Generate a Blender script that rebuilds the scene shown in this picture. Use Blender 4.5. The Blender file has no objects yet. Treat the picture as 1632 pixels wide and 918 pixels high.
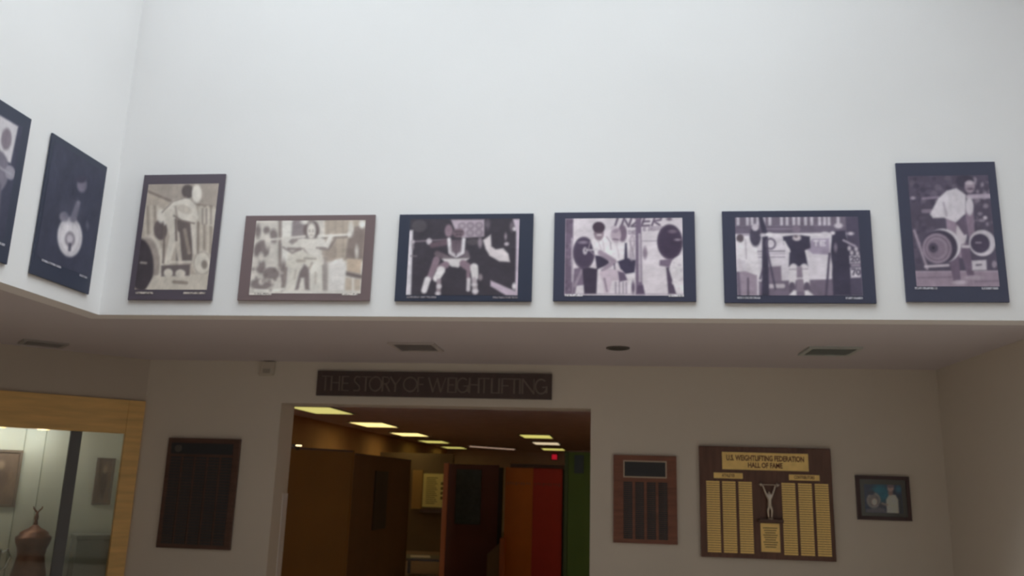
import bpy, bmesh, math, random
import numpy as np
from mathutils import Matrix, Vector
random.seed(7); rng = np.random.default_rng(7)
scene = bpy.context.scene
COL = scene.collection

# ------------------------------------------------------------------ camera, sky, light, exposure
EYE = 1.62
YAW, PITCH, ROLL = 0.1203, 0.2274, 0.0295
def cam_axis(x, y, z):
    c, s = math.cos(PITCH), math.sin(PITCH); y, z = c*y - s*z, s*y + c*z
    c, s = math.cos(YAW), math.sin(YAW); x, y = c*x - s*y, s*x + c*y
    return Vector((x, y, z))
right = cam_axis(math.cos(ROLL), 0, math.sin(ROLL)); up = cam_axis(-math.sin(ROLL), 0, math.cos(ROLL)); fwd = cam_axis(0, 1, 0)
cd = bpy.data.cameras.new('camera'); cam = bpy.data.objects.new('camera', cd); COL.objects.link(cam)
cd.sensor_width = 36.0; cd.lens = 36.0*1338.78/1632; cd.clip_end = 200
cd.dof.use_dof = True; cd.dof.focus_distance = 2.0; cd.dof.aperture_fstop = 5.6      # the photograph is slightly out of focus
M4 = Matrix((right, up, -fwd)).transposed().to_4x4(); M4.translation = (0, 0, EYE)
cam.matrix_world = M4
scene.camera = cam

world = bpy.data.worlds.new('overcast_sky'); scene.world = world; world.use_nodes = True
bg = world.node_tree.nodes['Background']; bg.inputs['Color'].default_value = (0.885, 0.935, 1.0, 1); bg.inputs['Strength'].default_value = 6.2

scene.view_settings.view_transform = 'Standard'; scene.view_settings.look = 'None'
scene.view_settings.gamma = 1.0; scene.view_settings.use_curve_mapping = False
scene.view_settings.exposure = 0.0
scene.cycles.max_bounces = 10; scene.cycles.diffuse_bounces = 6; scene.cycles.transparent_max_bounces = 12

# main measures (metres)
D1 = 5.297        # upper wall face
D2 = 7.509        # back wall face
XL = -3.492       # upper left wall face
XR = 2.763        # right wall face
SOF = 2.66        # low ceiling
TOP = 6.3         # hall ceiling
YF = -5.0         # wall behind the camera
XO = -6.6         # low left wall
SKY = (-3.4,2.05,1.6,5.25)   # skylight opening x0 x1 y0 y1
pl = bpy.data.lights.new('skylight_portal', 'AREA'); pl.shape = 'RECTANGLE'; pl.size = SKY[1]-SKY[0]; pl.size_y = SKY[3]-SKY[2]
pl.cycles.is_portal = True
po = bpy.data.objects.new('skylight_portal', pl); COL.objects.link(po); po.location = ((SKY[0]+SKY[1])/2, (SKY[2]+SKY[3])/2, TOP+0.32)

# ------------------------------------------------------------------ materials
def lin(c):
    return tuple((v/255/12.92 if v <= 10 else ((v/255+0.055)/1.055)**2.4) for v in c)
MATS = {}
def mat(name, col, rough=0.6, metal=0.0, var=0.0, scale=8.0, bump=0.0, bscale=60.0, stretch=(1, 1, 1), spec=0.5):
    if name in MATS: return MATS[name]
    m = bpy.data.materials.new(name); m.use_nodes = True; MATS[name] = m
    nt = m.node_tree; b = nt.nodes['Principled BSDF']
    b.inputs['Base Color'].default_value = (*col, 1); b.inputs['Roughness'].default_value = rough; b.inputs['Metallic'].default_value = metal
    b.inputs['Specular IOR Level'].default_value = spec
    if var or bump:
        tc = nt.nodes.new('ShaderNodeTexCoord'); mp = nt.nodes.new('ShaderNodeMapping'); mp.inputs['Scale'].default_value = stretch
        nt.links.new(tc.outputs['Object'], mp.inputs['Vector'])
    if var:
        n = nt.nodes.new('ShaderNodeTexNoise'); n.inputs['Scale'].default_value = scale; n.inputs['Detail'].default_value = 5
        nt.links.new(mp.outputs['Vector'], n.inputs['Vector'])
        r = nt.nodes.new('ShaderNodeValToRGB'); nt.links.new(n.outputs['Fac'], r.inputs['Fac'])
        r.color_ramp.elements[0].position = 0.3; r.color_ramp.elements[1].position = 0.7
        r.color_ramp.elements[0].color = (*[v*(1-var) for v in col], 1); r.color_ramp.elements[1].color = (*[min(1, v*(1+var)) for v in col], 1)
        nt.links.new(r.outputs['Color'], b.inputs['Base Color'])
    if bump:
        n2 = nt.nodes.new('ShaderNodeTexNoise'); n2.inputs['Scale'].default_value = bscale; n2.inputs['Detail'].default_value = 3
        nt.links.new(mp.outputs['Vector'], n2.inputs['Vector'])
        bp = nt.nodes.new('ShaderNodeBump'); bp.inputs['Strength'].default_value = bump; bp.inputs['Distance'].default_value = 0.01
        nt.links.new(n2.outputs['Fac'], bp.inputs['Height']); nt.links.new(bp.outputs['Normal'], b.inputs['Normal'])
    return m
def emit(name, col, strength):
    m = mat(name, col, 0.5); b = m.node_tree.nodes['Principled BSDF']
    b.inputs['Emission Color'].default_value = (*col, 1); b.inputs['Emission Strength'].default_value = strength
    return m
def glass(name, tint, gloss):
    m = bpy.data.materials.new(name); m.use_nodes = True; nt = m.node_tree; nt.nodes.clear(); MATS[name] = m
    o = nt.nodes.new('ShaderNodeOutputMaterial'); t = nt.nodes.new('ShaderNodeBsdfTransparent'); g = nt.nodes.new('ShaderNodeBsdfGlossy'); x = nt.nodes.new('ShaderNodeMixShader')
    f = nt.nodes.new('ShaderNodeFresnel'); f.inputs['IOR'].default_value = gloss
    t.inputs['Color'].default_value = (*tint, 1); g.inputs['Roughness'].default_value = 0.02
    nt.links.new(f.outputs['Fac'], x.inputs['Fac']); nt.links.new(t.outputs[0], x.inputs[1]); nt.links.new(g.outputs[0], x.inputs[2]); nt.links.new(x.outputs[0], o.inputs['Surface'])
    return m
def paint_mat(name, rough=0.45):
    m = bpy.data.materials.new(name); m.use_nodes = True; nt = m.node_tree; b = nt.nodes['Principled BSDF']; MATS[name] = m
    a = nt.nodes.new('ShaderNodeAttribute'); a.attribute_name = 'Col'
    nt.links.new(a.outputs['Color'], b.inputs['Base Color']); b.inputs['Roughness'].default_value = rough; b.inputs['Specular IOR Level'].default_value = 0.3
    return m
WALL = mat('white_wall_paint', (0.82, 0.81, 0.81), 0.85, var=0.012, scale=1.2, bump=0.05, bscale=90)
LOWWALL = mat('offwhite_wall_paint', (0.66, 0.615, 0.54), 0.8, var=0.015, scale=1.0, bump=0.05, bscale=90)
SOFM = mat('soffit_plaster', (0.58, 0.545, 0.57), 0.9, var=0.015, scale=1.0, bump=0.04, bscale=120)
FLOORM = mat('tan_tile_floor', (0.56, 0.435, 0.34), 0.5, var=0.12, scale=3.0)
CARPET = mat('dark_carpet', (0.30, 0.20, 0.17), 0.9, var=0.2, scale=20)
PRINT = paint_mat('photo_print')
OAK = mat('golden_oak', (0.74, 0.47, 0.16), 0.42, var=0.16, scale=2.0, stretch=(1, 1, 9))
WOODDK = mat('dark_walnut', (0.10, 0.05, 0.035), 0.4, var=0.25, scale=5, stretch=(1, 1, 8))
WOODRED = mat('red_mahogany', (0.20, 0.075, 0.045), 0.4, var=0.2, scale=4, stretch=(1, 1, 8))
BRASS = mat('brushed_brass', (0.86, 0.62, 0.24), 0.42, 0.75, var=0.08, scale=14)
BLACKP = mat('black_engraved_metal', (0.028, 0.03, 0.034), 0.45, 0.0)
BLACKT = mat('dark_name_tag', (0.036, 0.034, 0.036), 0.5, 0.0, var=0.3, scale=30)

# ------------------------------------------------------------------ mesh helpers
def tag(o, label=None, cat=None, group=None, kind=None):
    if label: o['label'] = label
    if cat: o['category'] = cat
    if group: o['group'] = group
    if kind: o['kind'] = kind
    return o
def link(name, me, m=None, parent=None, loc=None, rotz=None):
    o = bpy.data.objects.new(name, me); COL.objects.link(o)
    if m is not None and me is not None and not me.materials: me.materials.append(m)
    if parent: o.parent = parent
    if loc is not None: o.location = loc
    if rotz is not None: o.rotation_euler = (0, 0, rotz)
    return o
def empty(name, loc=(0, 0, 0), rotz=0.0):
    o = bpy.data.objects.new(name, None); COL.objects.link(o); o.location = loc; o.rotation_euler = (0, 0, rotz); o.empty_display_size = 0.1
    return o
def box_bm(bm, x0, x1, y0, y1, z0, z1, bev=0.0):
    vs = [bm.verts.new(p) for p in ((x0, y0, z0), (x1, y0, z0), (x1, y1, z0), (x0, y1, z0), (x0, y0, z1), (x1, y0, z1), (x1, y1, z1), (x0, y1, z1))]
    fs = [bm.faces.new([vs[i] for i in f]) for f in ((3, 2, 1, 0), (4, 5, 6, 7), (0, 1, 5, 4), (1, 2, 6, 5), (2, 3, 7, 6), (3, 0, 4, 7))]
    if bev:
        es = list({e for f in fs for e in f.edges}); bmesh.ops.bevel(bm, geom=es, offset=bev, segments=2, affect='EDGES', profile=0.6)
def mesh_of(bm, name='m', smooth=False):
    bmesh.ops.recalc_face_normals(bm, faces=bm.faces)
    me = bpy.data.meshes.new(name); bm.to_mesh(me); bm.free()
    if smooth: me.polygons.foreach_set('use_smooth', [True]*len(me.polygons))
    return me
def boxes(name, lst, m, parent=None, bev=0.0, loc=None, rotz=None):
    bm = bmesh.new()
    for b in lst: box_bm(bm, *b, bev=bev)
    return link(name, mesh_of(bm, name), m, parent, loc, rotz)
def frame_bm(bm, x0, x1, z0, z1, w, y0, y1, bev=0.0):
    """rectangular picture frame in the xz plane with mitred corners"""
    out = [(x0, z0), (x1, z0), (x1, z1), (x0, z1)]; inn = [(x0+w, z0+w), (x1-w, z0+w), (x1-w, z1-w), (x0+w, z1-w)]
    V = [[bm.verts.new((p[0], y, p[1])) for p in L] for y in (y0, y1) for L in (out, inn)]
    for i in range(4):
        j = (i+1) % 4
        for q in ((V[0][i], V[0][j], V[1][j], V[1][i]), (V[2][i], V[2][j], V[3][j], V[3][i]), (V[0][i], V[0][j], V[2][j], V[2][i]), (V[1][i], V[1][j], V[3][j], V[3][i])):
            bm.faces.new(q)
    if bev: bmesh.ops.bevel(bm, geom=[e for e in bm.edges if all(abs(v.co.y-y0) < 1e-6 for v in e.verts)], offset=bev, segments=2, affect='EDGES')
def lathe(name, prof, m, parent=None, loc=None, seg=28):
    bm = bmesh.new(); rings = []
    for r, z in prof:
        rings.append([bm.verts.new((r*math.cos(2*math.pi*i/seg), r*math.sin(2*math.pi*i/seg), z)) for i in range(seg)])
    for a, b in zip(rings, rings[1:]):
        for i in range(seg): bm.faces.new((a[i], a[(i+1) % seg], b[(i+1) % seg], b[i]))
    bm.faces.new(rings[0]); bm.faces.new(rings[-1])
    return link(name, mesh_of(bm, name, True), m, parent, loc)
def tube_bm(bm, pts, rad, seg=8):
    pts = [Vector(p) for p in pts]; rings = []
    if not hasattr(rad, '__len__'): rad = [rad]*len(pts)
    for i, p in enumerate(pts):
        d = (pts[min(i+1, len(pts)-1)] - pts[max(i-1, 0)]).normalized()
        a = d.orthogonal().normalized() if abs(d.z) > 0.9 else d.cross(Vector((0, 0, 1))).normalized(); b = d.cross(a)
        rings.append([bm.verts.new(p + rad[i]*(a*math.cos(2*math.pi*k/seg)+b*math.sin(2*math.pi*k/seg))) for k in range(seg)])
    for r, s in zip(rings, rings[1:]):
        for k in range(seg): bm.faces.new((r[k], r[(k+1) % seg], s[(k+1) % seg], s[k]))
    bm.faces.new(rings[0]); bm.faces.new(rings[-1])
def tube(name, pts, rad, m, parent=None, seg=8, loc=None):
    bm = bmesh.new(); tube_bm(bm, pts, rad, seg); return link(name, mesh_of(bm, name, True), m, parent, loc)
def text_obj(name, body, size, m, parent, loc, width=None, depth=0.0015, bold=0.0):
    """flat lettering standing in the xz plane, facing -y, centred on loc"""
    cu = bpy.data.curves.new(name, 'FONT'); cu.body = body; cu.size = size; cu.align_x = 'CENTER'; cu.align_y = 'CENTER'; cu.extrude = depth; cu.offset = bold; cu.resolution_u = 3
    t = bpy.data.objects.new(name, cu); COL.objects.link(t)
    dg = bpy.context.evaluated_depsgraph_get(); me = bpy.data.meshes.new_from_object(t.evaluated_get(dg)); bpy.data.objects.remove(t); bpy.data.curves.remove(cu)
    co = np.empty(len(me.vertices)*3); me.vertices.foreach_get('co', co); co = co.reshape(-1, 3)
    if width: co[:, 0] *= width/(co[:, 0].max()-co[:, 0].min())
    co[:, 0] -= (co[:, 0].max()+co[:, 0].min())/2
    me.vertices.foreach_set('co', np.stack([co[:, 0], -co[:, 2], co[:, 1]], 1).ravel()); me.materials.clear(); me.update()
    return link(name, me, m, parent, loc)

# ------------------------------------------------------------------ picture painter: flat prints as coloured grids
class Paint:
    """shapes are laid down on a flat sheet; corner = the four sheet corners in drawing units"""
    def __init__(s, corner, nx, nz, base, soft):
        s.nx, s.nz, s.soft = nx, nz, soft
        u, v = np.meshgrid(np.linspace(0, 1, nx+1), np.linspace(0, 1, nz+1))   # v runs down the sheet
        (x0, y0), (x1, y1), (x2, y2), (x3, y3) = corner
        dx1, dx2, sx = x1-x2, x3-x2, x0-x1+x2-x3; dy1, dy2, sy = y1-y2, y3-y2, y0-y1+y2-y3
        den = dx1*dy2-dx2*dy1; g = (sx*dy2-dx2*sy)/den; h = (dx1*sy-sx*dy1)/den
        w = g*u+h*v+1
        s.X = ((x1-x0+g*x1)*u+(x3-x0+h*x3)*v+x0)/w; s.Y = ((y1-y0+g*y1)*u+(y3-y0+h*y3)*v+y0)/w
        s.C = np.ones(u.shape+(3,))*np.array(base, float)
    def put(s, d, col, op=1.0, soft=None):
        a = np.clip(0.5-d/(soft or s.soft), 0, 1)*op
        s.C = s.C*(1-a[..., None])+np.array(col, float)*a[..., None]; return s
    def ell(s, cx, cy, rx, ry, col, rot=0, op=1.0, soft=None):
        c, n = math.cos(math.radians(rot)), math.sin(math.radians(rot)); x, y = s.X-cx, s.Y-cy; x, y = c*x+n*y, -n*x+c*y
        return s.put((np.sqrt((x/rx)**2+(y/ry)**2)-1)*min(rx, ry), col, op, soft)
    def ring(s, cx, cy, rx, ry, w, col, op=1.0):
        return s.put(np.abs((np.sqrt(((s.X-cx)/rx)**2+((s.Y-cy)/ry)**2)-1)*min(rx, ry))-w/2, col, op)
    def seg(s, a, b, w0, w1):
        dx, dy = b[0]-a[0], b[1]-a[1]; L = dx*dx+dy*dy+1e-9
        t = np.clip(((s.X-a[0])*dx+(s.Y-a[1])*dy)/L, 0, 1)
        return np.hypot(s.X-a[0]-t*dx, s.Y-a[1]-t*dy)-(w0+(w1-w0)*t)/2
    def ln(s, pts, w, col, w1=None, op=1.0, soft=None):
        n = len(pts)-1; w1 = w if w1 is None else w1; d = None
        for i in range(n):
            q = s.seg(pts[i], pts[i+1], w+(w1-w)*i/n, w+(w1-w)*(i+1)/n); d = q if d is None else np.minimum(d, q)
        return s.put(d, col, op, soft)
    def poly(s, pts, col, op=1.0, soft=None):
        ins = np.zeros(s.X.shape, bool); d = None
        for a, b in zip(pts, pts[1:]+pts[:1]):
            q = s.seg(a, b, 0, 0); d = q if d is None else np.minimum(d, q)
            if a[1] != b[1]:
                ins ^= ((a[1] > s.Y) != (b[1] > s.Y)) & (s.X < (b[0]-a[0])*(s.Y-a[1])/(b[1]-a[1])+a[0])
        return s.put(np.where(ins, -d, d), col, op, soft)
    def bars(s, xs, y0, y1, w, col, op=1.0):
        for x in xs: s.ln([(x, y0), (x, y1)], w, col, op=op)
        return s
    def speck(s, x0, x1, y0, y1, n, r, cols, op=0.8):
        for _ in range(n):
            s.ell(rng.uniform(x0, x1), rng.uniform(y0, y1), r*rng.uniform(.5, 1.3), r*rng.uniform(.5, 1.3), cols[rng.integers(len(cols))], op=op)
        return s
    def word(s, txt, x, y, w, h, sw, col, slant=0.0, rise=0.0, gap=0.28, op=1.0):
        F = {'I': [[(.5, 0), (.5, 1)]], 'N': [[(0, 1), (0, 0), (1, 1), (1, 0)]], 'Z': [[(0, 0), (1, 0), (0, 1), (1, 1)]], 'E': [[(1, 0), (0, 0), (0, 1), (1, 1)], [(0, .5), (.8, .5)]],
             'R': [[(0, 1), (0, 0), (.9, .1), (.9, .4), (0, .5), (1, 1)]], 'D': [[(0, 0), (0, 1), (.9, .8), (.9, .2), (0, 0)]], 'S': [[(1, 0), (0, .1), (0, .45), (1, .55), (1, .9), (0, 1)]], 'G': [[(1, .1), (.2, 0), (0, .5), (.2, 1), (1, 1), (1, .55)]],
             'T': [[(0, 0), (1, 0)], [(.5, 0), (.5, 1)]], '2': [[(0, .1), (.5, 0), (1, .2), (0, 1), (1, 1)]], '0': [[(.5, 0), (1, .3), (1, .7), (.5, 1), (0, .7), (0, .3), (.5, 0)]], '7': [[(0, 0), (1, 0), (.3, 1)]], ' ': []}
        for i, ch in enumerate(txt):
            for st in F[ch]:
                s.ln([(x+(i*(1+gap)+p)*w-slant*q*h, y+q*h+rise*(i*(1+gap)+p)*w) for p, q in st], sw, col, op=op)
        return s
    def blur(s, n=1):
        for _ in range(n):
            P = np.pad(s.C, ((1, 1), (1, 1), (0, 0)), mode='edge')
            s.C = (P[:-2, 1:-1]+P[2:, 1:-1]+P[1:-1, :-2]+P[1:-1, 2:]+2*P[1:-1, 1:-1])/6
        return s
    def mesh(s, W, H, gain, grain=True):
        """upright sheet in the xz plane, facing -y, centred in x, bottom at 0"""
        nx, nz = s.nx, s.nz
        if grain:
            for cells, amp in ((9, .03), (24, .022), (55, .012)):
                g = rng.normal(size=(cells+1, cells+1)); yy = np.linspace(0, cells-1e-6, nz+1); xx = np.linspace(0, cells-1e-6, nx+1)
                yi, xi = yy.astype(int)[:, None], xx.astype(int)[None]; fy_, fx_ = (yy % 1)[:, None], (xx % 1)[None]
                v = g[yi, xi]*(1-fy_)*(1-fx_)+g[yi+1, xi]*fy_*(1-fx_)+g[yi, xi+1]*(1-fy_)*fx_+g[yi+1, xi+1]*fy_*fx_
                s.C = s.C*(1+amp*v[..., None])
            y_ = s.C.mean(-1, keepdims=True); s.C = (y_+(s.C-y_)*.85)*.955+6
        c = np.clip(s.C, 0, 255)/255; c = np.where(c <= 0.04045, c/12.92, ((c+0.055)/1.055)**2.4); c = np.clip(c*gain, 0, 0.92)
        gx, gz = np.meshgrid(np.linspace(-W/2, W/2, nx+1), np.linspace(H, 0, nz+1))
        co = np.stack([gx, np.zeros_like(gx), gz], -1).reshape(-1, 3)
        i = np.arange((nx+1)*(nz+1)).reshape(nz+1, nx+1); f = np.stack([i[1:, :-1], i[1:, 1:], i[:-1, 1:], i[:-1, :-1]], -1).reshape(-1, 4)
        me = bpy.data.meshes.new('print'); me.from_pydata(co.tolist(), [], f.tolist())
        at = me.color_attributes.new('Col', 'FLOAT_COLOR', 'POINT')
        at.data.foreach_set('color', np.concatenate([c.reshape(-1, 3), np.ones((len(co), 1))], 1).ravel().astype(np.float32)); me.update()
        return me

# ------------------------------------------------------------------ the setting
def structure(name, lst, m, **k): return tag(boxes(name, lst, m, **k), kind='structure')
DX0, DX1, DZ = -3.02, -0.174, 2.276       # doorway
WT = 0.33                                  # back wall thickness
RX0, RX1, RY1 = -5.5, 3.2, 28.5            # room beyond the doorway
structure('floor', [(XO-0.3, XR+0.3, YF-0.3, D2, -0.15, 0), (DX0, DX1, D2, D2+WT, -0.15, 0)], FLOORM)
structure('floor_gallery', [(RX0-0.2, RX1+0.2, D2+WT, RY1+0.2, -0.15, 0)], CARPET)
structure('wall_back', [(-4.353, DX0, D2, D2+WT, 0, SOF), (DX1, XR+0.2, D2, D2+WT, 0, SOF), (DX0, DX1, D2, D2+WT, DZ, SOF)], LOWWALL)
boxes('pale_jamb_strip', [(DX0, DX0+.008, D2+WT-.11, D2+WT+.004, 0.02, 1.46)], mat('pale_strip', (0.86, 0.84, 0.83), 0.35, 0.2), bpy.data.objects['wall_back'], bev=.002)  # pale strip along the rear edge of the left jamb
structure('wall_right', [(XR, XR+0.2, YF, D2, 0, SOF)], LOWWALL)
structure('wall_right_upper', [(XR, XR+0.2, YF, D2, SOF, TOP)], WALL)
structure('wall_back_upper', [(XL-0.15, XR, D1, D1+0.15, SOF, TOP)], WALL)
structure('wall_left_upper', [(XL-0.15, XL, YF, D1, SOF, TOP)], WALL)
structure('wall_front', [(XO, XR, YF-0.2, YF, 0, TOP)], WALL)
structure('wall_left', [(XO-0.2, XO, YF, 5.3, 0, SOF)], LOWWALL)
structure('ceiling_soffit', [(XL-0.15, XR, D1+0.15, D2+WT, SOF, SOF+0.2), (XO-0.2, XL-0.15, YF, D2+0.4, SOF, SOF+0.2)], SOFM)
sx0, sx1, sy0, sy1 = SKY
structure('ceiling', [(XL-0.15, sx0, YF, D1+0.15, TOP, TOP+0.25), (sx1, XR+0.2, YF, D1+0.15, TOP, TOP+0.25), (sx0, sx1, YF, sy0, TOP, TOP+0.25), (sx0, sx1, sy1, D1+0.15, TOP, TOP+0.25)], WALL)
BASEM = mat('brown_vinyl_base', (0.09, 0.06, 0.045), 0.5)
structure('baseboard_back', [(-4.35, DX0, D2-.012, D2, 0, .1), (DX1, XR, D2-.012, D2, 0, .1)], BASEM)
structure('baseboard_right', [(XR-.012, XR, YF, D2-.012, 0, .1)], BASEM)
# skylight: frame, bars and panes
ALU = mat('white_aluminium', (0.75, 0.76, 0.77), 0.4)
PANE = glass('clear_pane', (0.97, 0.99, 0.98), 1.25)
nxp, nyp = 5, 4
bars_ = [(sx0-0.05, sx1+0.05, sy0-0.05, sy0, TOP+0.2, TOP+0.3), (sx0-0.05, sx1+0.05, sy1, sy1+0.05, TOP+0.2, TOP+0.3), (sx0-0.05, sx0, sy0, sy1, TOP+0.2, TOP+0.3), (sx1, sx1+0.05, sy0, sy1, TOP+0.2, TOP+0.3)]
for i in range(1, nxp): x = sx0+(sx1-sx0)*i/nxp; bars_.append((x-0.025, x+0.025, sy0, sy1, TOP+0.2, TOP+0.3))
for j in range(1, nyp): y = sy0+(sy1-sy0)*j/nyp; bars_.append((sx0, sx1, y-0.025, y+0.025, TOP+0.205, TOP+0.295))
win = structure('window_1', bars_, ALU)
pw, ph = (sx1-sx0)/nxp, (sy1-sy0)/nyp
bm = bmesh.new(); box_bm(bm, -pw/2+0.025, pw/2-0.025, -ph/2+0.025, ph/2-0.025, -0.004, 0.004); pme = mesh_of(bm, 'pane'); pme.materials.append(PANE)
for i in range(nxp):
    for j in range(nyp): link('pane', pme, None, win, (sx0+pw*(i+.5), sy0+ph*(j+.5), TOP+0.25))

# diagonal wall with an opening for the display case; local frame: x runs along the wall away from the corner, -y faces the hall
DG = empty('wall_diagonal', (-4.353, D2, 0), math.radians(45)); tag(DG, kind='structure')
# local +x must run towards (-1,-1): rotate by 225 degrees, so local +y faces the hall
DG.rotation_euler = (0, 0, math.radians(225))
CW, CZ0, CZ1 = 2.5, 0.12, 2.263            # case width and height
boxes('wall_panel', [(0, 3.3, -0.12, 0, CZ1, SOF), (CW, 3.3, -0.12, 0, 0, CZ1), (0, CW, -0.12, 0, 0, CZ0)], mat('darker_taupe_wall', (0.50, 0.45, 0.385), 0.8, var=0.015, scale=1.0, bump=0.05, bscale=90), DG)  # diagonal wall toned darker than the back wall

# gallery beyond the doorway
GWALL = mat('ochre_gallery_wall', (0.60, 0.34, 0.17), 0.8, var=0.06, scale=2)
GCEIL = mat('brown_gallery_ceiling', (0.74, 0.58, 0.62), 0.9, var=0.08, scale=3)
structure('ceiling_gallery', [(RX0-0.2, RX1+0.2, D2+WT, RY1+0.2, SOF, SOF+0.15)], GCEIL)
structure('wall_gallery_left', [(RX0-0.2, RX0, D2+WT, RY1, 0, SOF)], GWALL)
structure('wall_gallery_right', [(RX1, RX1+0.2, D2+WT, RY1, 0, SOF)], GWALL)
structure('wall_gallery_back', [(RX0, RX1, RY1, RY1+0.2, 0, SOF)], mat('grey_brown_gallery_wall', (0.72, 0.54, 0.48), 0.8, var=0.05, scale=2))

# ------------------------------------------------------------------ posters on the upper walls
PW, PH, PT = 0.907, 0.605, 0.018
BL = {'navy': mat('navy_mount', (0.049, 0.053, 0.094), 0.42), 'slate': mat('slate_mount', (0.10, 0.08, 0.105), 0.45), 'brown': mat('mauve_brown_mount', (0.19, 0.135, 0.14), 0.45), 'deep': mat('deep_navy_mount', (0.037, 0.045, 0.078), 0.4)}
GAIN = 1.34
def poster(loc, rotz, W, H, mount, pic, pic_rect, label, caps):
    """pic_rect = picture inset (left, right, top, bottom) as fractions of the sheet"""
    r = empty('poster', loc, rotz); tag(r, label, 'poster', 'lifting photographs on the upper walls')
    boxes('mount', [(-W/2, W/2, -PT, -0.004, 0, H)], BL[mount], r, bev=0.003)
    l, rr, t, b = pic_rect; w, h = W*(rr-l), H*(b-t)
    link('print', pic.mesh(w, h, GAIN), PRINT, r, (W*((l+rr)/2-0.5), -PT-0.0012, H*(1-b)))
    for (a, c, v, col) in caps:                                   # caption lines too blurred to read
        p = Paint([(0, 0), (100, 0), (100, 10), (0, 10)], 40, 4, col, 4); p.speck(0, 100, 0, 10, 34, 4, [tuple(q*0.62 for q in col), tuple(min(255, q*1.1) for q in col)], 0.7)
        link('caption', p.mesh(W*(c-a), 0.014, GAIN), PRINT, r, (W*((a+c)/2-0.5), -PT-0.0024, H*(1-v)-0.007))
    return r
def inset(corner, pc):
    """fractions of a picture quadrilateral inside a sheet quadrilateral (both in drawing units)"""
    A = np.array(corner, float); out = []
    for p in pc:
        u = v = 0.5
        for _ in range(30):
            f = (1-u)*(1-v)*A[0]+u*(1-v)*A[1]+u*v*A[2]+(1-u)*v*A[3]-np.array(p)
            Ju = (1-v)*(A[1]-A[0])+v*(A[2]-A[3]); Jv = (1-u)*(A[3]-A[0])+u*(A[2]-A[1])
            s = np.linalg.solve(np.stack([Ju, Jv], 1), -f); u += s[0]; v += s[1]
        out.append((u, v))
    return ((out[0][0]+out[3][0])/2, (out[1][0]+out[2][0])/2, (out[0][1]+out[1][1])/2, (out[2][1]+out[3][1])/2)

# sepia deadlift, upright sheet
L, G, K = (206, 197, 186), (158, 144, 133), (88, 78, 78)
pc = [(598, 386), (868, 381), (822, 800), (531, 800)]; sc_ = [(577, 344), (896, 344), (838, 842), (507, 838)]
p = Paint(pc, 96, 140, (172, 158, 145), 7)
p.poly([(590, 380), (870, 376), (866, 480), (800, 455), (700, 455), (596, 400)], (160, 147, 137)); p.ln([(590, 410), (730, 468)], 10, (128, 114, 106)); p.ln([(735, 455), (868, 470)], 7, (140, 126, 118))
p.bars([580, 606, 632, 800, 826, 850], 470, 720, 9, (196, 186, 172), .7); p.bars([592, 620, 812, 838], 470, 720, 7, (132, 118, 108), .7)
p.poly([(790, 470), (862, 480), (852, 548), (784, 528)], (190, 180, 168)); p.bars([805, 820, 838], 478, 535, 6, (140, 126, 118))
p.ell(640, 560, 26, 40, (98, 86, 86)); p.poly([(705, 520), (772, 528), (762, 690), (700, 690)], (100, 88, 86)); p.ln([(735, 560), (752, 650)], 14, (140, 126, 116))
p.poly([(648, 488), (690, 446), (745, 432), (778, 462), (790, 512), (772, 532), (722, 520), (690, 505), (655, 545)], L); p.ell(643, 505, 14, 28, L)
p.ln([(678, 500), (692, 585), (664, 690)], 44, (200, 190, 178), 22); p.ln([(704, 575), (716, 692)], 22, (186, 174, 162), 16); p.ln([(768, 515), (774, 650)], 24, (196, 186, 175), 15)
p.ell(748, 412, 23, 26, K); p.ell(783, 420, 19, 34, (216, 208, 198)); p.ln([(700, 470), (705, 510)], 8, (160, 146, 136))
p.ell(598, 690, 52, 110, (196, 186, 174)); p.ell(588, 690, 46, 100, (150, 136, 128)); p.ell(558, 700, 52, 105, (66, 58, 64)); p.ln([(560, 690), (580, 692)], 8, (170, 158, 150))
p.ell(804, 692, 40, 52, (198, 189, 177)); p.ring(804, 692, 34, 46, 5, (165, 152, 142)); p.ell(812, 697, 12, 18, (130, 118, 110))
p.poly([(610, 742), (826, 736), (822, 802), (575, 802)], (192, 181, 168)); p.poly([(640, 702), (756, 696), (752, 742), (640, 746)], (104, 92, 92)); p.ln([(668, 688), (758, 686)], 9, (196, 186, 174))
p.ln([(648, 492), (690, 450), (742, 434)], 4, (130, 116, 108)); p.ln([(694, 505), (724, 524), (772, 534)], 6, (120, 106, 100)); p.ln([(655, 548), (652, 640), (648, 690)], 7, (112, 98, 94)); p.ln([(700, 520), (702, 600)], 8, (110, 96, 92)); p.ln([(788, 530), (786, 650)], 6, (128, 114, 106)); p.ell(735, 480, 30, 16, (186, 174, 162), rot=20); p.ell(668, 732, 18, 18, (198, 188, 176)); p.ell(716, 734, 20, 17, (198, 188, 176)); p.ln([(690, 768), (740, 772)], 14, (140, 126, 116)); p.blur(1)
P1 = (p, inset(sc_, pc))
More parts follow.
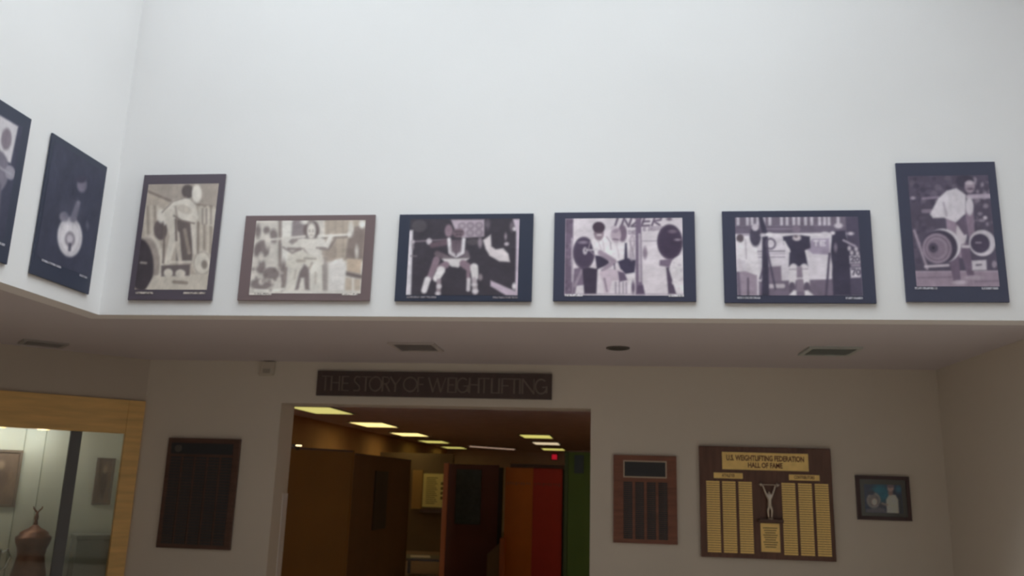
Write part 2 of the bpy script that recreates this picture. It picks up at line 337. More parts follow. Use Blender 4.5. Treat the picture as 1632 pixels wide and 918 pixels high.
# sepia squat, wide sheet
sc_ = [(122, 123), (1172, 130), (1120, 825), (45, 818)]; pc = [(205, 171), (1093, 173), (1050, 765), (150, 763)]
L, G, K = (216, 210, 203), (165, 152, 146), (118, 104, 104)
p = Paint(pc, 150, 100, (196, 188, 180), 20)
p.poly([(750, 160), (1100, 160), (1080, 500), (750, 500)], (176, 160, 146)); p.bars([790, 850, 910], 180, 470, 14, (158, 142, 130), .7); p.bars([755], 175, 520, 16, (208, 200, 192))
p.ell(545, 265, 78, 110, (140, 128, 130)); p.poly([(405, 165), (500, 165), (480, 505), (410, 505)], L); p.bars([400], 170, 560, 26, (140, 126, 122))
for q in ((218, 255, 24, 55), (345, 300, 34, 60), (290, 250, 26, 30), (260, 400, 60, 70), (215, 420, 30, 60), (330, 610, 70, 60), (250, 690, 95, 46), (240, 540, 40, 60), (430, 610, 26, 110)): p.ell(*q, K, op=.85)
for q in ((245, 470, 24, 40), (340, 430, 28, 70), (205, 510, 24, 45), (300, 340, 24, 60), (330, 510, 40, 35), (250, 670, 22, 24), (330, 665, 22, 18), (180, 610, 16, 24), (395, 690, 14, 50)): p.ell(*q, (205, 196, 188), op=.9)
p.poly([(1000, 230), (1095, 205), (1070, 500), (930, 485), (950, 330)], (136, 120, 114)); p.ell(1020, 430, 14, 46, (205, 197, 190)); p.poly([(945, 485), (1060, 490), (1050, 610), (940, 590)], (188, 166, 146)); p.ln([(925, 600), (1050, 630)], 34, (120, 106, 104)); p.ell(1065, 205, 26, 34, (222, 218, 212)); p.ell(975, 240, 22, 60, (205, 198, 190))
p.poly([(930, 640), (1050, 650), (1045, 770), (930, 770)], (186, 168, 152)); p.bars([990], 650, 760, 18, (214, 206, 198))
p.poly([(800, 505), (905, 478), (938, 560), (915, 745), (790, 745)], (214, 207, 203)); p.bars([770], 480, 740, 30, (158, 146, 142))
p.ell(655, 250, 66, 82, (112, 98, 98)); p.ell(600, 185, 30, 18, (206, 200, 194)); p.ell(520, 375, 62, 55, (150, 137, 134)); p.ell(800, 430, 60, 80, (150, 134, 124), op=.7); p.ln([(320, 326), (600, 302)], 17, (212, 204, 196)); p.ln([(715, 300), (965, 290)], 19, (218, 212, 205)); p.ell(960, 288, 14, 20, (224, 218, 212)); p.ln([(745, 318), (940, 308)], 10, (128, 114, 110))
p.poly([(545, 325), (745, 320), (705, 490), (600, 480)], (210, 202, 194)); p.ln([(585, 345), (500, 395), (432, 345)], 56, (208, 200, 192), 40); p.ln([(735, 345), (775, 385), (812, 305)], 52, (210, 203, 196), 38); p.ell(655, 258, 34, 68, (214, 206, 198))
p.ln([(470, 400), (560, 405)], 16, (128, 114, 112)); p.ln([(590, 400), (640, 470)], 12, (160, 146, 140)); p.ln([(770, 400), (700, 395)], 14, (140, 126, 122))
p.poly([(470, 430), (560, 415), (700, 470), (745, 520), (745, 620), (640, 560), (595, 505), (545, 570), (450, 545)], (205, 197, 186)); p.ln([(545, 560), (480, 745)], 80, (208, 200, 190), 74); p.ln([(690, 545), (700, 755)], 92, (210, 203, 194), 100)
p.poly([(560, 590), (600, 530), (636, 560), (640, 735), (525, 735)], (124, 110, 110)); p.poly([(572, 640), (596, 640), (605, 740), (550, 740)], (206, 198, 190)); p.ln([(545, 500), (600, 500)], 20, (170, 156, 146)); p.ln([(660, 520), (640, 560)], 14, (166, 152, 142))
p.ln([(425, 388), (500, 436), (575, 402)], 12, (134, 120, 118)); p.ln([(728, 402), (795, 408), (845, 330)], 12, (132, 118, 116)); p.ln([(452, 560), (420, 745)], 16, (140, 126, 122)); p.ln([(752, 540), (758, 750)], 14, (150, 138, 134)); p.ln([(600, 480), (690, 484)], 10, (150, 138, 130)); p.ln([(640, 250), (640, 262)], 8, (150, 136, 130)); p.ln([(668, 250), (668, 262)], 8, (150, 136, 130)); p.ln([(645, 292), (665, 292)], 6, (160, 146, 140)); p.ln([(530, 580), (520, 640)], 14, (182, 170, 160)); p.ln([(690, 600), (688, 680)], 14, (186, 174, 164))
p.ln([(200, 738), (330, 745), (430, 728)], 18, (214, 208, 200)); p.ln([(430, 752), (1040, 752)], 20, (206, 199, 193)); p.speck(170, 420, 560, 740, 16, 15, [(190, 180, 172), (112, 98, 98)], .6); p.blur(1)
P2 = (p, inset(sc_, pc))
# dark squat with knee wraps
sc_ = [(95, 120), (1172, 110), (1158, 825), (55, 822)]; pc = [(182, 160), (1062, 152), (1047, 775), (152, 775)]
L, D, S = (205, 196, 202), (60, 54, 64), (132, 108, 122)
p = Paint(pc, 150, 100, D, 16)
p.ell(255, 215, 60, 50, (78, 72, 80)); p.poly([(170, 250), (204, 250), (192, 775), (145, 775)], (204, 196, 204)); p.ln([(190, 460), (232, 460)], 10, (120, 108, 118))
p.ln([(200, 343), (480, 325)], 10, (128, 112, 124)); p.ell(335, 341, 22, 26, (190, 178, 186)); p.ell(205, 346, 13, 16, (180, 168, 178)); p.ell(205, 385, 9, 20, (130, 116, 126))
p.poly([(510, 165), (778, 162), (778, 300), (600, 312), (540, 240)], (172, 154, 168))
for q in ((598, 215), (666, 212), (736, 210), (664, 272), (735, 268)): p.ell(q[0], q[1], 31, 29, (132, 116, 130)); p.ell(q[0], q[1], 19, 18, (160, 144, 156))
p.ell(805, 200, 20, 40, (92, 82, 94)); p.ell(492, 255, 32, 50, (136, 112, 126)); p.ell(570, 272, 48, 36, (116, 94, 106)); p.ln([(480, 345), (360, 372)], 52, (98, 78, 90), 40); p.ln([(400, 440), (470, 470)], 46, (104, 88, 98)); p.ell(630, 455, 30, 45, (108, 94, 104))
p.poly([(490, 330), (620, 325), (615, 470), (500, 470)], (96, 80, 92)); p.ln([(495, 325), (506, 430), (552, 458), (604, 430), (614, 325)], 30, (210, 202, 208)); p.ln([(460, 470), (560, 490), (650, 470)], 28, (110, 98, 106))
p.poly([(438, 482), (655, 478), (600, 520), (572, 552), (520, 545), (470, 515)], (204, 196, 198)); p.ln([(395, 490), (340, 640)], 56, S, 44); p.ln([(325, 650), (298, 738)], 50, (206, 198, 202), 46); p.ln([(470, 530), (420, 560)], 56, S); p.ln([(432, 575), (396, 640)], 66, (210, 202, 204), 56); p.ln([(415, 660), (412, 765)], 36, (150, 132, 142)); p.ell(418, 705, 20, 20, L); p.ell(408, 762, 20, 14, L)
p.ln([(610, 520), (665, 560)], 60, S); p.ln([(698, 550), (706, 625)], 64, (208, 200, 202), 56); p.ln([(650, 590), (652, 640)], 30, S); p.ln([(655, 650), (652, 730)], 32, (196, 186, 192)); p.ln([(700, 650), (708, 750)], 42, (170, 156, 164)); p.ell(708, 742, 24, 16, L); p.ell(700, 690, 22, 12, L); p.ell(748, 630, 18, 26, (140, 126, 134))
p.ell(560, 285, 8, 5, (70, 58, 68)); p.ell(585, 284, 8, 5, (70, 58, 68)); p.ln([(545, 262), (600, 260)], 14, (84, 70, 80)); p.ln([(552, 345), (552, 455)], 8, (80, 66, 78)); p.ell(550, 400, 40, 46, (112, 94, 106), soft=40, op=.6); p.poly([(768, 330), (830, 285), (836, 380), (870, 405), (930, 395), (972, 440), (986, 506), (900, 500), (822, 455), (790, 400)], (206, 194, 198)); p.ell(685, 345, 50, 26, (82, 74, 82)); p.ell(745, 350, 18, 40, (140, 124, 136)); p.ell(950, 300, 10, 24, (150, 134, 146)); p.ell(958, 360, 18, 14, (190, 176, 186)); p.ell(1000, 220, 18, 40, (104, 92, 104)); p.ell(1022, 238, 16, 16, L)
p.poly([(1008, 160), (1066, 158), (1050, 775), (1028, 775), (1034, 400), (1034, 260)], (196, 178, 194)); p.poly([(830, 655), (1045, 748), (1045, 778), (955, 775), (830, 700)], (188, 168, 186)); p.ell(1020, 702, 17, 26, L); p.blur(1)
P3 = (p, inset(sc_, pc))
# bench scene with the big plates and the lettered banner
sc_ = [(77, 100), (1206, 87), (1214, 822), (62, 820)]; pc = [(166, 151), (1109, 144), (1111, 772), (155, 776)]
L = (212, 201, 208); D = (66, 55, 76)
p = Paint(pc, 156, 104, (208, 196, 204), 14)
p.word('INZER', 560, 152, 60, 70, 15, (92, 76, 98), slant=.35, rise=-.05, gap=.38); p.word('E DESIG', 800, 222, 15, 26, 7, (140, 122, 142), slant=.1, rise=-.05, gap=.45); p.word('DE', 680, 250, 22, 26, 8, (130, 112, 132), gap=.5); p.ell(1005, 155, 22, 12, (110, 92, 112))
p.poly([(166, 150), (230, 150), (222, 770), (155, 775)], (108, 90, 112)); p.speck(170, 222, 170, 740, 20, 11, [(86, 70, 92), (140, 122, 142)], .6); p.ln([(222, 320), (222, 660)], 13, (210, 200, 208)); p.bars([222], 320, 660, 5, (150, 132, 150))
p.poly([(235, 560), (320, 540), (330, 770), (220, 770)], (118, 100, 122)); p.ln([(300, 570), (240, 700)], 22, (150, 132, 150)); p.poly([(255, 700), (320, 690), (320, 775), (240, 775)], (206, 195, 202)); p.poly([(300, 540), (425, 560), (415, 765), (318, 765)], (60, 50, 70)); p.ell(315, 430, 88, 130, (72, 59, 82)); p.ring(315, 430, 78, 118, 6, (88, 74, 96)); p.ell(310, 345, 36, 13, (132, 116, 136)); p.ell(325, 415, 18, 29, (196, 184, 194)); p.ell(330, 410, 7, 10, (90, 76, 96))
p.poly([(370, 330), (440, 300), (500, 300), (570, 350), (540, 470), (410, 460)], (222, 212, 218)); p.ell(437, 270, 40, 60, (136, 114, 128)); p.ell(437, 222, 50, 46, (70, 54, 70)); p.ln([(425, 285), (455, 285)], 10, (206, 196, 200)); p.ln([(340, 408), (450, 404)], 11, (206, 196, 204)); p.ln([(690, 335), (910, 332)], 6, (156, 140, 156))
p.ell(628, 270, 36, 70, (114, 94, 114)); p.ell(575, 285, 42, 62, (176, 156, 170)); p.ell(560, 230, 26, 22, (190, 174, 186)); p.ln([(555, 318), (590, 322)], 10, (110, 92, 112)); p.poly([(535, 390), (600, 350), (690, 340), (725, 490), (600, 520), (540, 470)], (218, 208, 214)); p.poly([(405, 450), (500, 460), (525, 520), (420, 565)], (62, 53, 76)); p.ln([(450, 430), (560, 500), (470, 572)], 46, (156, 136, 154), 34); p.ln([(560, 520), (565, 570)], 10, (90, 76, 98)); p.poly([(648, 350), (662, 350), (668, 470), (735, 490), (722, 590), (650, 600), (610, 560), (588, 500), (640, 480)], (62, 55, 80)); p.ell(700, 440, 22, 50, (180, 164, 178))
p.ln([(372, 332), (352, 400), (408, 452)], 7, (160, 144, 158)); p.ln([(500, 302), (530, 340), (535, 400)], 7, (158, 142, 156)); p.ln([(430, 330), (455, 395)], 8, (190, 176, 186)); p.ln([(470, 330), (480, 420)], 10, (196, 184, 192)); p.ln([(692, 342), (722, 480)], 7, (150, 134, 150)); p.ln([(580, 360), (600, 470)], 10, (196, 182, 192)); p.ell(432, 262, 8, 5, (92, 76, 90)); p.ell(452, 262, 7, 5, (92, 76, 90)); p.ell(575, 250, 30, 16, (150, 130, 148), rot=-20); p.ring(706, 345, 16, 50, 9, (160, 142, 158)); p.poly([(440, 590), (520, 560), (620, 570), (665, 650), (540, 655), (520, 755), (480, 755), (470, 680)], (192, 172, 186)); p.poly([(590, 580), (640, 590), (665, 650), (600, 665)], (96, 80, 104)); p.ln([(480, 640), (500, 740)], 14, (140, 120, 138)); p.bars([570, 600, 630, 655], 670, 755, 10, (120, 104, 126), .8); p.poly([(660, 610), (720, 590), (720, 750), (700, 750)], (212, 202, 208)); p.ell(710, 710, 14, 50, (96, 80, 102))
p.poly([(735, 150), (780, 150), (782, 660), (802, 765), (730, 765)], (112, 94, 118)); p.ln([(765, 280), (765, 655)], 17, (200, 188, 198)); p.bars([765], 280, 655, 5, (150, 134, 150)); p.ell(808, 430, 18, 50, (140, 122, 140)); p.poly([(745, 690), (790, 690), (805, 768), (735, 768)], (84, 68, 92))
p.ell(1008, 340, 102, 142, (64, 51, 74)); p.ring(1008, 340, 90, 128, 6, (80, 66, 88)); p.ell(1030, 255, 34, 16, (110, 92, 112)); p.ell(1070, 322, 24, 10, (150, 134, 150)); p.poly([(925, 488), (1030, 476), (1000, 545), (922, 532)], (112, 94, 116)); p.poly([(975, 545), (1002, 545), (1055, 760), (990, 760)], (80, 66, 88)); p.poly([(998, 560), (1045, 470), (1112, 435), (1112, 775), (1062, 775)], (212, 202, 208)); p.speck(1020, 1105, 500, 760, 26, 9, [(180, 166, 178), (224, 216, 220)], .6); p.ln([(155, 766), (1110, 762)], 5, (150, 134, 152)); p.blur(1)
P4 = (p, inset(sc_, pc))
# overhead lift on the platform, scoreboard at the right
sc_ = [(52, 97), (1256, 82), (1302, 835), (70, 832)]; pc = [(160, 149), (1160, 139), (1188, 772), (175, 774)]
L = (206, 196, 206); D = (60, 55, 76)
p = Paint(pc, 160, 100, (204, 194, 204), 15)
p.poly([(150, 140), (1170, 130), (1170, 215), (150, 218)], (110, 98, 116)); p.bars([185, 262, 300, 345, 395, 445, 540, 585, 640, 680, 735, 785, 850, 890, 925, 1000], 150, 205, 24, (206, 196, 208), .85)
p.poly([(150, 215), (1170, 210), (1170, 266), (150, 282)], (104, 92, 112)); p.ln([(380, 240), (620, 240)], 10, (140, 126, 146)); p.ell(658, 240, 34, 30, (128, 112, 132)); p.ln([(200, 290), (1000, 275)], 10, (150, 136, 154))
p.ln([(262, 425), (560, 418)], 9, (110, 98, 116)); p.ln([(262, 445), (560, 440)], 5, (150, 138, 154)); p.ln([(270, 470), (560, 466)], 7, (140, 126, 144)); p.poly([(420, 545), (530, 538), (535, 665), (428, 665)], (124, 108, 128)); p.poly([(350, 664), (950, 640), (960, 780), (350, 780)], (112, 98, 118)); p.ln([(432, 700), (545, 698)], 34, (190, 178, 188)); p.poly([(745, 440), (915, 450), (908, 640), (760, 640)], (208, 198, 208)); p.poly([(785, 320), (925, 315), (925, 445), (790, 440), (740, 400)], (156, 140, 164)); p.word('TE', 800, 335, 34, 36, 12, (212, 202, 212), gap=.6)
p.ell(200, 320, 28, 32, (84, 72, 84)); p.poly([(165, 345), (240, 300), (300, 320), (340, 420), (362, 640), (300, 640), (262, 600), (240, 495), (170, 490)], (216, 207, 214)); p.ell(325, 300, 46, 82, (72, 66, 86)); p.ell(325, 228, 28, 28, (196, 184, 196)); p.ln([(190, 500), (215, 585)], 40, (196, 184, 194), 28); p.ln([(260, 530), (280, 600)], 32, (206, 196, 204)); p.poly([(180, 590), (240, 580), (335, 615), (335, 775), (185, 775)], (150, 132, 150)); p.ln([(262, 640), (262, 770)], 15, (88, 76, 94)); p.ln([(180, 600), (190, 770)], 30, (110, 96, 116))
p.ell(203, 318, 27, 30, (92, 78, 88)); p.ln([(244, 330), (250, 480)], 8, (176, 162, 174)); p.ln([(372, 150), (405, 290), (402, 775)], 34, D, 60); p.ln([(420, 410), (482, 720)], 16, (80, 70, 92)); p.ln([(385, 560), (360, 640)], 14, (80, 70, 92)); p.ring(448, 360, 38, 40, 13, (92, 80, 102)); p.ell(448, 360, 18, 20, (200, 190, 200)); p.ell(390, 290, 24, 14, (200, 190, 200))
p.ln([(420, 287), (925, 283)], 17, (216, 208, 214)); p.ell(440, 285, 30, 16, (222, 214, 220)); p.ell(890, 282, 32, 20, (200, 190, 200)); p.poly([(548, 302), (640, 290), (700, 290), (768, 300), (772, 392), (728, 412), (748, 542), (594, 542), (602, 400), (556, 360)], D); p.ell(662, 312, 34, 24, (196, 182, 190)); p.ell(655, 300, 14, 10, (100, 86, 100)); p.ln([(560, 345), (600, 420)], 18, (216, 208, 214)); p.ln([(735, 420), (755, 480)], 14, (216, 208, 214))
p.ln([(632, 550), (618, 680)], 62, (212, 203, 210), 50); p.ln([(718, 550), (738, 680)], 62, (212, 203, 210), 50); p.poly([(658, 545), (700, 545), (712, 740), (655, 740)], (136, 120, 138)); p.ln([(600, 565), (745, 560)], 6, (150, 136, 152)); p.ln([(650, 637), (712, 636)], 8, (222, 214, 220)); p.ln([(618, 690), (616, 735)], 46, (92, 80, 100)); p.ln([(738, 690), (742, 735)], 46, (92, 80, 100)); p.poly([(592, 772), (630, 730), (652, 735), (652, 774)], (216, 208, 214)); p.poly([(718, 735), (745, 730), (790, 772), (720, 774)], (216, 208, 214))
p.poly([(1060, 135), (1170, 135), (1192, 775), (1085, 775)], (78, 70, 92)); p.poly([(950, 260), (1055, 250), (1085, 400), (1092, 775), (948, 775), (935, 420)], D); p.ell(1002, 212, 33, 22, (196, 184, 196)); p.ell(975, 390, 14, 34, (128, 114, 134)); p.ell(955, 272, 18, 14, L); p.ell(1100, 276, 24, 13, (190, 178, 190)); p.ln([(1040, 330), (1130, 375)], 14, (180, 166, 182)); p.ln([(925, 440), (890, 775)], 18, (78, 68, 90)); p.ell(935, 540, 10, 40, (200, 190, 200))
for q in ((1085, 395), (1105, 430), (1140, 400), (1150, 435)): p.ell(q[0], q[1], 14, 18, (190, 178, 190))
p.poly([(1085, 455), (1168, 452), (1170, 512), (1088, 515)], (206, 196, 206)); p.word('20', 1100, 464, 24, 36, 11, (70, 62, 84), gap=.5); p.poly([(1095, 520), (1170, 518), (1170, 540), (1097, 542)], (150, 136, 154)); p.poly([(1090, 552), (1172, 548), (1172, 626), (1094, 630)], (206, 196, 206)); p.word('70', 1104, 562, 25, 44, 12, (70, 62, 84), gap=.5); p.blur(1)
P5 = (p, inset(sc_, pc))
# deadlift with big plates, upright sheet
sc_ = [(58, 74), (616, 66), (692, 858), (112, 860)]; pc = [(135, 150), (580, 147), (632, 772), (160, 775)]
L = (196, 186, 196); D = (70, 62, 82)
p = Paint(pc, 98, 140, (78, 69, 88), 10)
p.speck(140, 440, 160, 300, 60, 16, [(60, 54, 74), (104, 92, 110), (86, 76, 96)], .7); p.speck(490, 600, 150, 440, 50, 12, [(120, 106, 124), (92, 82, 100), (150, 136, 152), (70, 62, 82)], .7); p.speck(150, 260, 380, 640, 30, 16, [(66, 58, 78), (94, 82, 102)], .6); p.ln([(215, 275), (300, 268)], 14, (130, 114, 134)); p.ln([(470, 266), (590, 262)], 26, (168, 152, 170)); p.ln([(215, 345), (260, 345)], 22, (130, 114, 134)); p.ell(160, 272, 14, 9, (150, 136, 152)); p.ell(560, 382, 11, 10, (190, 178, 190))
p.poly([(150, 690), (640, 682), (640, 780), (150, 780)], (146, 126, 144)); p.ln([(155, 690), (630, 684)], 6, (170, 152, 168)); p.ln([(170, 725), (370, 720)], 12, (126, 108, 126)); p.ln([(500, 745), (620, 740)], 14, (126, 108, 126))
p.poly([(340, 370), (395, 400), (432, 520), (425, 610), (350, 600)], (140, 120, 140)); p.ln([(375, 590), (392, 735)], 60, (104, 86, 108), 42); p.ln([(440, 545), (470, 705)], 54, (104, 86, 108), 40); p.ell(425, 470, 30, 66, (190, 178, 188)); p.ln([(430, 545), (462, 545)], 16, (190, 178, 188)); p.poly([(390, 400), (460, 370), (470, 470), (440, 480)], (92, 78, 98))
p.ln([(472, 350), (484, 500)], 46, (128, 108, 128), 34); p.poly([(252, 362), (300, 275), (350, 232), (405, 218), (455, 255), (450, 360), (395, 408), (330, 382), (268, 384)], (200, 191, 200)); p.ell(474, 318, 22, 50, (196, 186, 196)); p.ln([(330, 300), (345, 370)], 12, (170, 158, 172)); p.ell(452, 180, 50, 34, (62, 55, 74)); p.ell(478, 210, 28, 36, (150, 132, 148)); p.ell(478, 190, 22, 10, (184, 170, 182)); p.ell(482, 222, 16, 6, (92, 78, 96)); p.ell(490, 520, 16, 12, (190, 176, 188))
p.ell(320, 540, 100, 96, (196, 187, 196)); p.ell(300, 548, 100, 96, (64, 56, 76)); p.ell(285, 556, 84, 86, (138, 120, 138)); p.ring(285, 556, 66, 68, 7, (108, 92, 110)); p.ell(280, 556, 50, 52, (120, 103, 121)); p.ell(264, 552, 26, 28, (76, 66, 86)); p.ell(264, 552, 8, 8, (40, 36, 52))
p.ell(540, 525, 74, 74, (192, 182, 192)); p.ell(528, 527, 54, 54, (70, 60, 82)); p.ln([(505, 522), (532, 522)], 8, (150, 134, 150)); p.poly([(478, 625), (560, 620), (562, 678), (480, 680)], (190, 180, 190)); p.ln([(505, 650), (530, 648)], 8, (80, 68, 88)); p.ell(605, 645, 14, 20, (140, 126, 142)); p.ln([(160, 455), (225, 672)], 15, (146, 130, 146)); p.ln([(215, 660), (345, 652)], 14, (186, 172, 184)); p.ell(405, 750, 38, 13, (176, 160, 174)); p.ell(490, 722, 56, 13, (160, 142, 158)); p.blur(1)
P6 = (p, inset(sc_, pc))
# dark sheets on the left wall
sc_ = [(133, 35), (420, 218), (318, 885), (10, 775)]; pc = [(145, 85), (405, 245), (318, 800), (30, 680)]
p = Paint(pc, 96, 140, (54, 56, 76), 12)
p.ell(215, 580, 66, 106, (198, 192, 198)); p.ring(215, 580, 54, 92, 6, (176, 170, 178)); p.ell(215, 592, 27, 40, (120, 112, 124)); p.ell(215, 590, 16, 24, (176, 168, 178)); p.ln([(215, 620), (212, 650)], 14, (70, 66, 84)); p.ln([(235, 485), (262, 402)], 34, (128, 122, 138), 24); p.ell(186, 472, 24, 26, (130, 124, 140)); p.ell(284, 308, 26, 38, (112, 106, 126)); p.ell(280, 280, 28, 18, (58, 56, 76)); p.ell(225, 440, 60, 60, (72, 72, 92), op=.5, soft=50); p.ell(310, 520, 8, 18, (90, 88, 108)); p.blur(1)
P7 = (p, inset(sc_, pc))
p = Paint([(0, 0), (100, 0), (100, 150), (0, 150)], 96, 140, (56, 57, 78), 3)
p.poly([(58, 2), (92, 2), (90, 52), (62, 56)], (186, 180, 186)); p.ell(76, 26, 9, 14, (120, 108, 120)); p.ell(70, 70, 20, 26, (110, 104, 120)); p.ell(92, 64, 9, 9, (140, 134, 148)); p.ln([(60, 85), (52, 135)], 12, (96, 90, 108)); p.ln([(76, 88), (82, 135)], 12, (92, 86, 104)); p.ln([(20, 60), (95, 66)], 3, (150, 144, 158)); p.ell(18, 58, 14, 22, (84, 80, 100)); p.blur(1)
P8 = (p, (0.11, 0.89, 0.09, 0.86))
TAN, GRY, WHT = (170, 158, 150), (150, 148, 160), (205, 198, 204)
fy = D1-0.001
Z0 = EYE+0.877*1.3
poster((-2.982, fy, Z0), 0, PH, PW, 'slate', *P1, 'upright sepia photo of a man bending to lift a barbell, next to the corner', [(.09, .30, .945, TAN), (.66, .92, .945, TAN)])
poster((-2.041, fy, Z0), 0, PW+0.01, PH-0.007, 'brown', *P2, 'wide sepia photo in a mauve-brown mount of a lifter squatting before a crowd', [(.09, .26, .925, (200, 190, 184)), (.79, .91, .925, (200, 190, 184))])
poster((-0.962, fy, Z0), 0, PW, PH-0.007, 'deep', *P3, 'wide dark photo of a squatting lifter in a white-strapped singlet with knee wraps', [(.09, .31, .955, (112, 106, 116)), (.72, .90, .955, (112, 106, 116))])
poster((0.083, fy, Z0+0.004), 0, PW, PH-0.006, 'navy', *P4, 'wide photo of two men between big plates under a lettered banner', [(.085, .21, .935, WHT), (.81, .915, .935, WHT)])
poster((1.168, fy, Z0-0.003), 0, PW+0.01, PH, 'navy', *P5, 'wide photo of a dark-shirted lifter holding a barbell overhead beside a scoreboard', [(.085, .24, .945, GRY), (.80, .91, .945, GRY)])
poster((2.100, fy, Z0+0.008), 0, 0.597, PW, 'navy', *P6, 'rightmost upright photo of a man in a white shirt gripping a big-plated barbell', [(.09, .31, .905, GRY), (.74, .90, .905, GRY)])
poster((XL+0.001, 4.838, Z0+0.004), math.radians(90), 0.588, PW, 'deep', *P7, 'upright dark photo with a bright round plate, on the left wall next to the corner', [(.13, .45, .885, GRY), (.78, .92, .885, GRY)])
poster((XL+0.001, 4.05, Z0+0.004), math.radians(90), 0.588, PW, 'deep', *P8, 'dark upright photo on the left wall cut off by the picture edge', [(.13, .45, .885, GRY), (.78, .92, .885, GRY)])

# ------------------------------------------------------------------ low ceiling fittings
VENTM = mat('grey_vent_metal', (0.50, 0.46, 0.45), 0.5); VENTD = mat('vent_dark', (0.24, 0.22, 0.21), 0.8)
VENTG = mat('greenish_grey_vent', (0.44, 0.47, 0.45), 0.5); VENTB = mat('dark_vent_metal', (0.34, 0.32, 0.31), 0.5)
def vent(x, y, w, d, rz, m, label, n=7):
    v = empty('ceiling_vent', (x, y, SOF), rz); tag(v, label, 'vent', 'vents in the low ceiling')
    boxes('backing', [(-w/2+.01, w/2-.01, -d/2+.01, d/2-.01, -0.006, -0.001)], VENTD, v)
    b = 0.032
    boxes('frame', [(-w/2, w/2, -d/2, -d/2+b, -0.016, -0.0005), (-w/2, w/2, d/2-b, d/2, -0.016, -0.0005), (-w/2, -w/2+b, -d/2+b, d/2-b, -0.016, -0.0005), (w/2-b, w/2, -d/2+b, d/2-b, -0.016, -0.0005)], m, v)
    bm = bmesh.new(); hw = w/2-b; q = [bm.verts.new(p_) for p_ in ((-hw, -.012, -.016), (hw, -.012, -.016), (hw, .010, -.006), (-hw, .010, -.006), (-hw, -.012, -.0135), (hw, -.012, -.0135), (hw, .010, -.0035), (-hw, .010, -.0035))]
    for f in ((0, 1, 2, 3), (4, 5, 6, 7), (0, 1, 5, 4), (1, 2, 6, 5), (2, 3, 7, 6), (3, 0, 4, 7)): bm.faces.new([q[i] for i in f])
    me = mesh_of(bm, 'slat'); me.materials.append(m)
    for i in range(n): link('slat', me, None, v, (0, -d/2+b+(d-2*b)*(i+.5)/n, 0))
vent(-1.545, 6.52, 0.37, 0.40, 0, VENTM, 'slatted grey ceiling vent above the long dark sign')
vent(1.64, 6.51, 0.38, 0.38, 0, VENTG, 'greenish grey ceiling vent beyond the rightmost wide poster')
vent(-4.78, 6.55, 0.34, 0.30, math.radians(45), VENTB, 'dark ceiling vent above the oak display case')
rl = empty('recessed_light', (0.055, 6.485, SOF)); tag(rl, 'small round unlit recessed light in the low ceiling', 'ceiling light')
def ringmesh(prof, seg=32):
    bm = bmesh.new(); R = [[bm.verts.new((r*math.cos(2*math.pi*i/seg), r*math.sin(2*math.pi*i/seg), z)) for i in range(seg)] for r, z in prof]
    for a, b in zip(R, R[1:]):
        for i in range(seg): bm.faces.new((a[i], a[(i+1) % seg], b[(i+1) % seg], b[i]))
    return mesh_of(bm, 'ring', True)
link('trim_ring', ringmesh([(0.092, -0.0005), (0.090, -0.010), (0.076, -0.013), (0.072, -0.002)]), mat('dark_trim', (0.10, 0.09, 0.08), 0.5), rl)
lathe('baffle', [(0.074, -0.004), (0.072, -0.0015), (0.04, -0.001)], mat('black_baffle', (0.03, 0.027, 0.025), 0.6), rl)
ms = empty('motion_sensor', (-3.174, D2, 2.524)); tag(ms, 'small off-white sensor box high on the wall beside the long sign', 'sensor')
boxes('housing', [(-0.062, 0.062, -0.05, -0.001, 0, 0.128)], mat('cream_plastic', (0.52, 0.48, 0.41), 0.5), ms, bev=0.012)
boxes('lens', [(-0.035, 0.035, -0.056, -0.05, 0.018, 0.06)], mat('dim_lens', (0.36, 0.33, 0.28), 0.3), ms, bev=0.002)

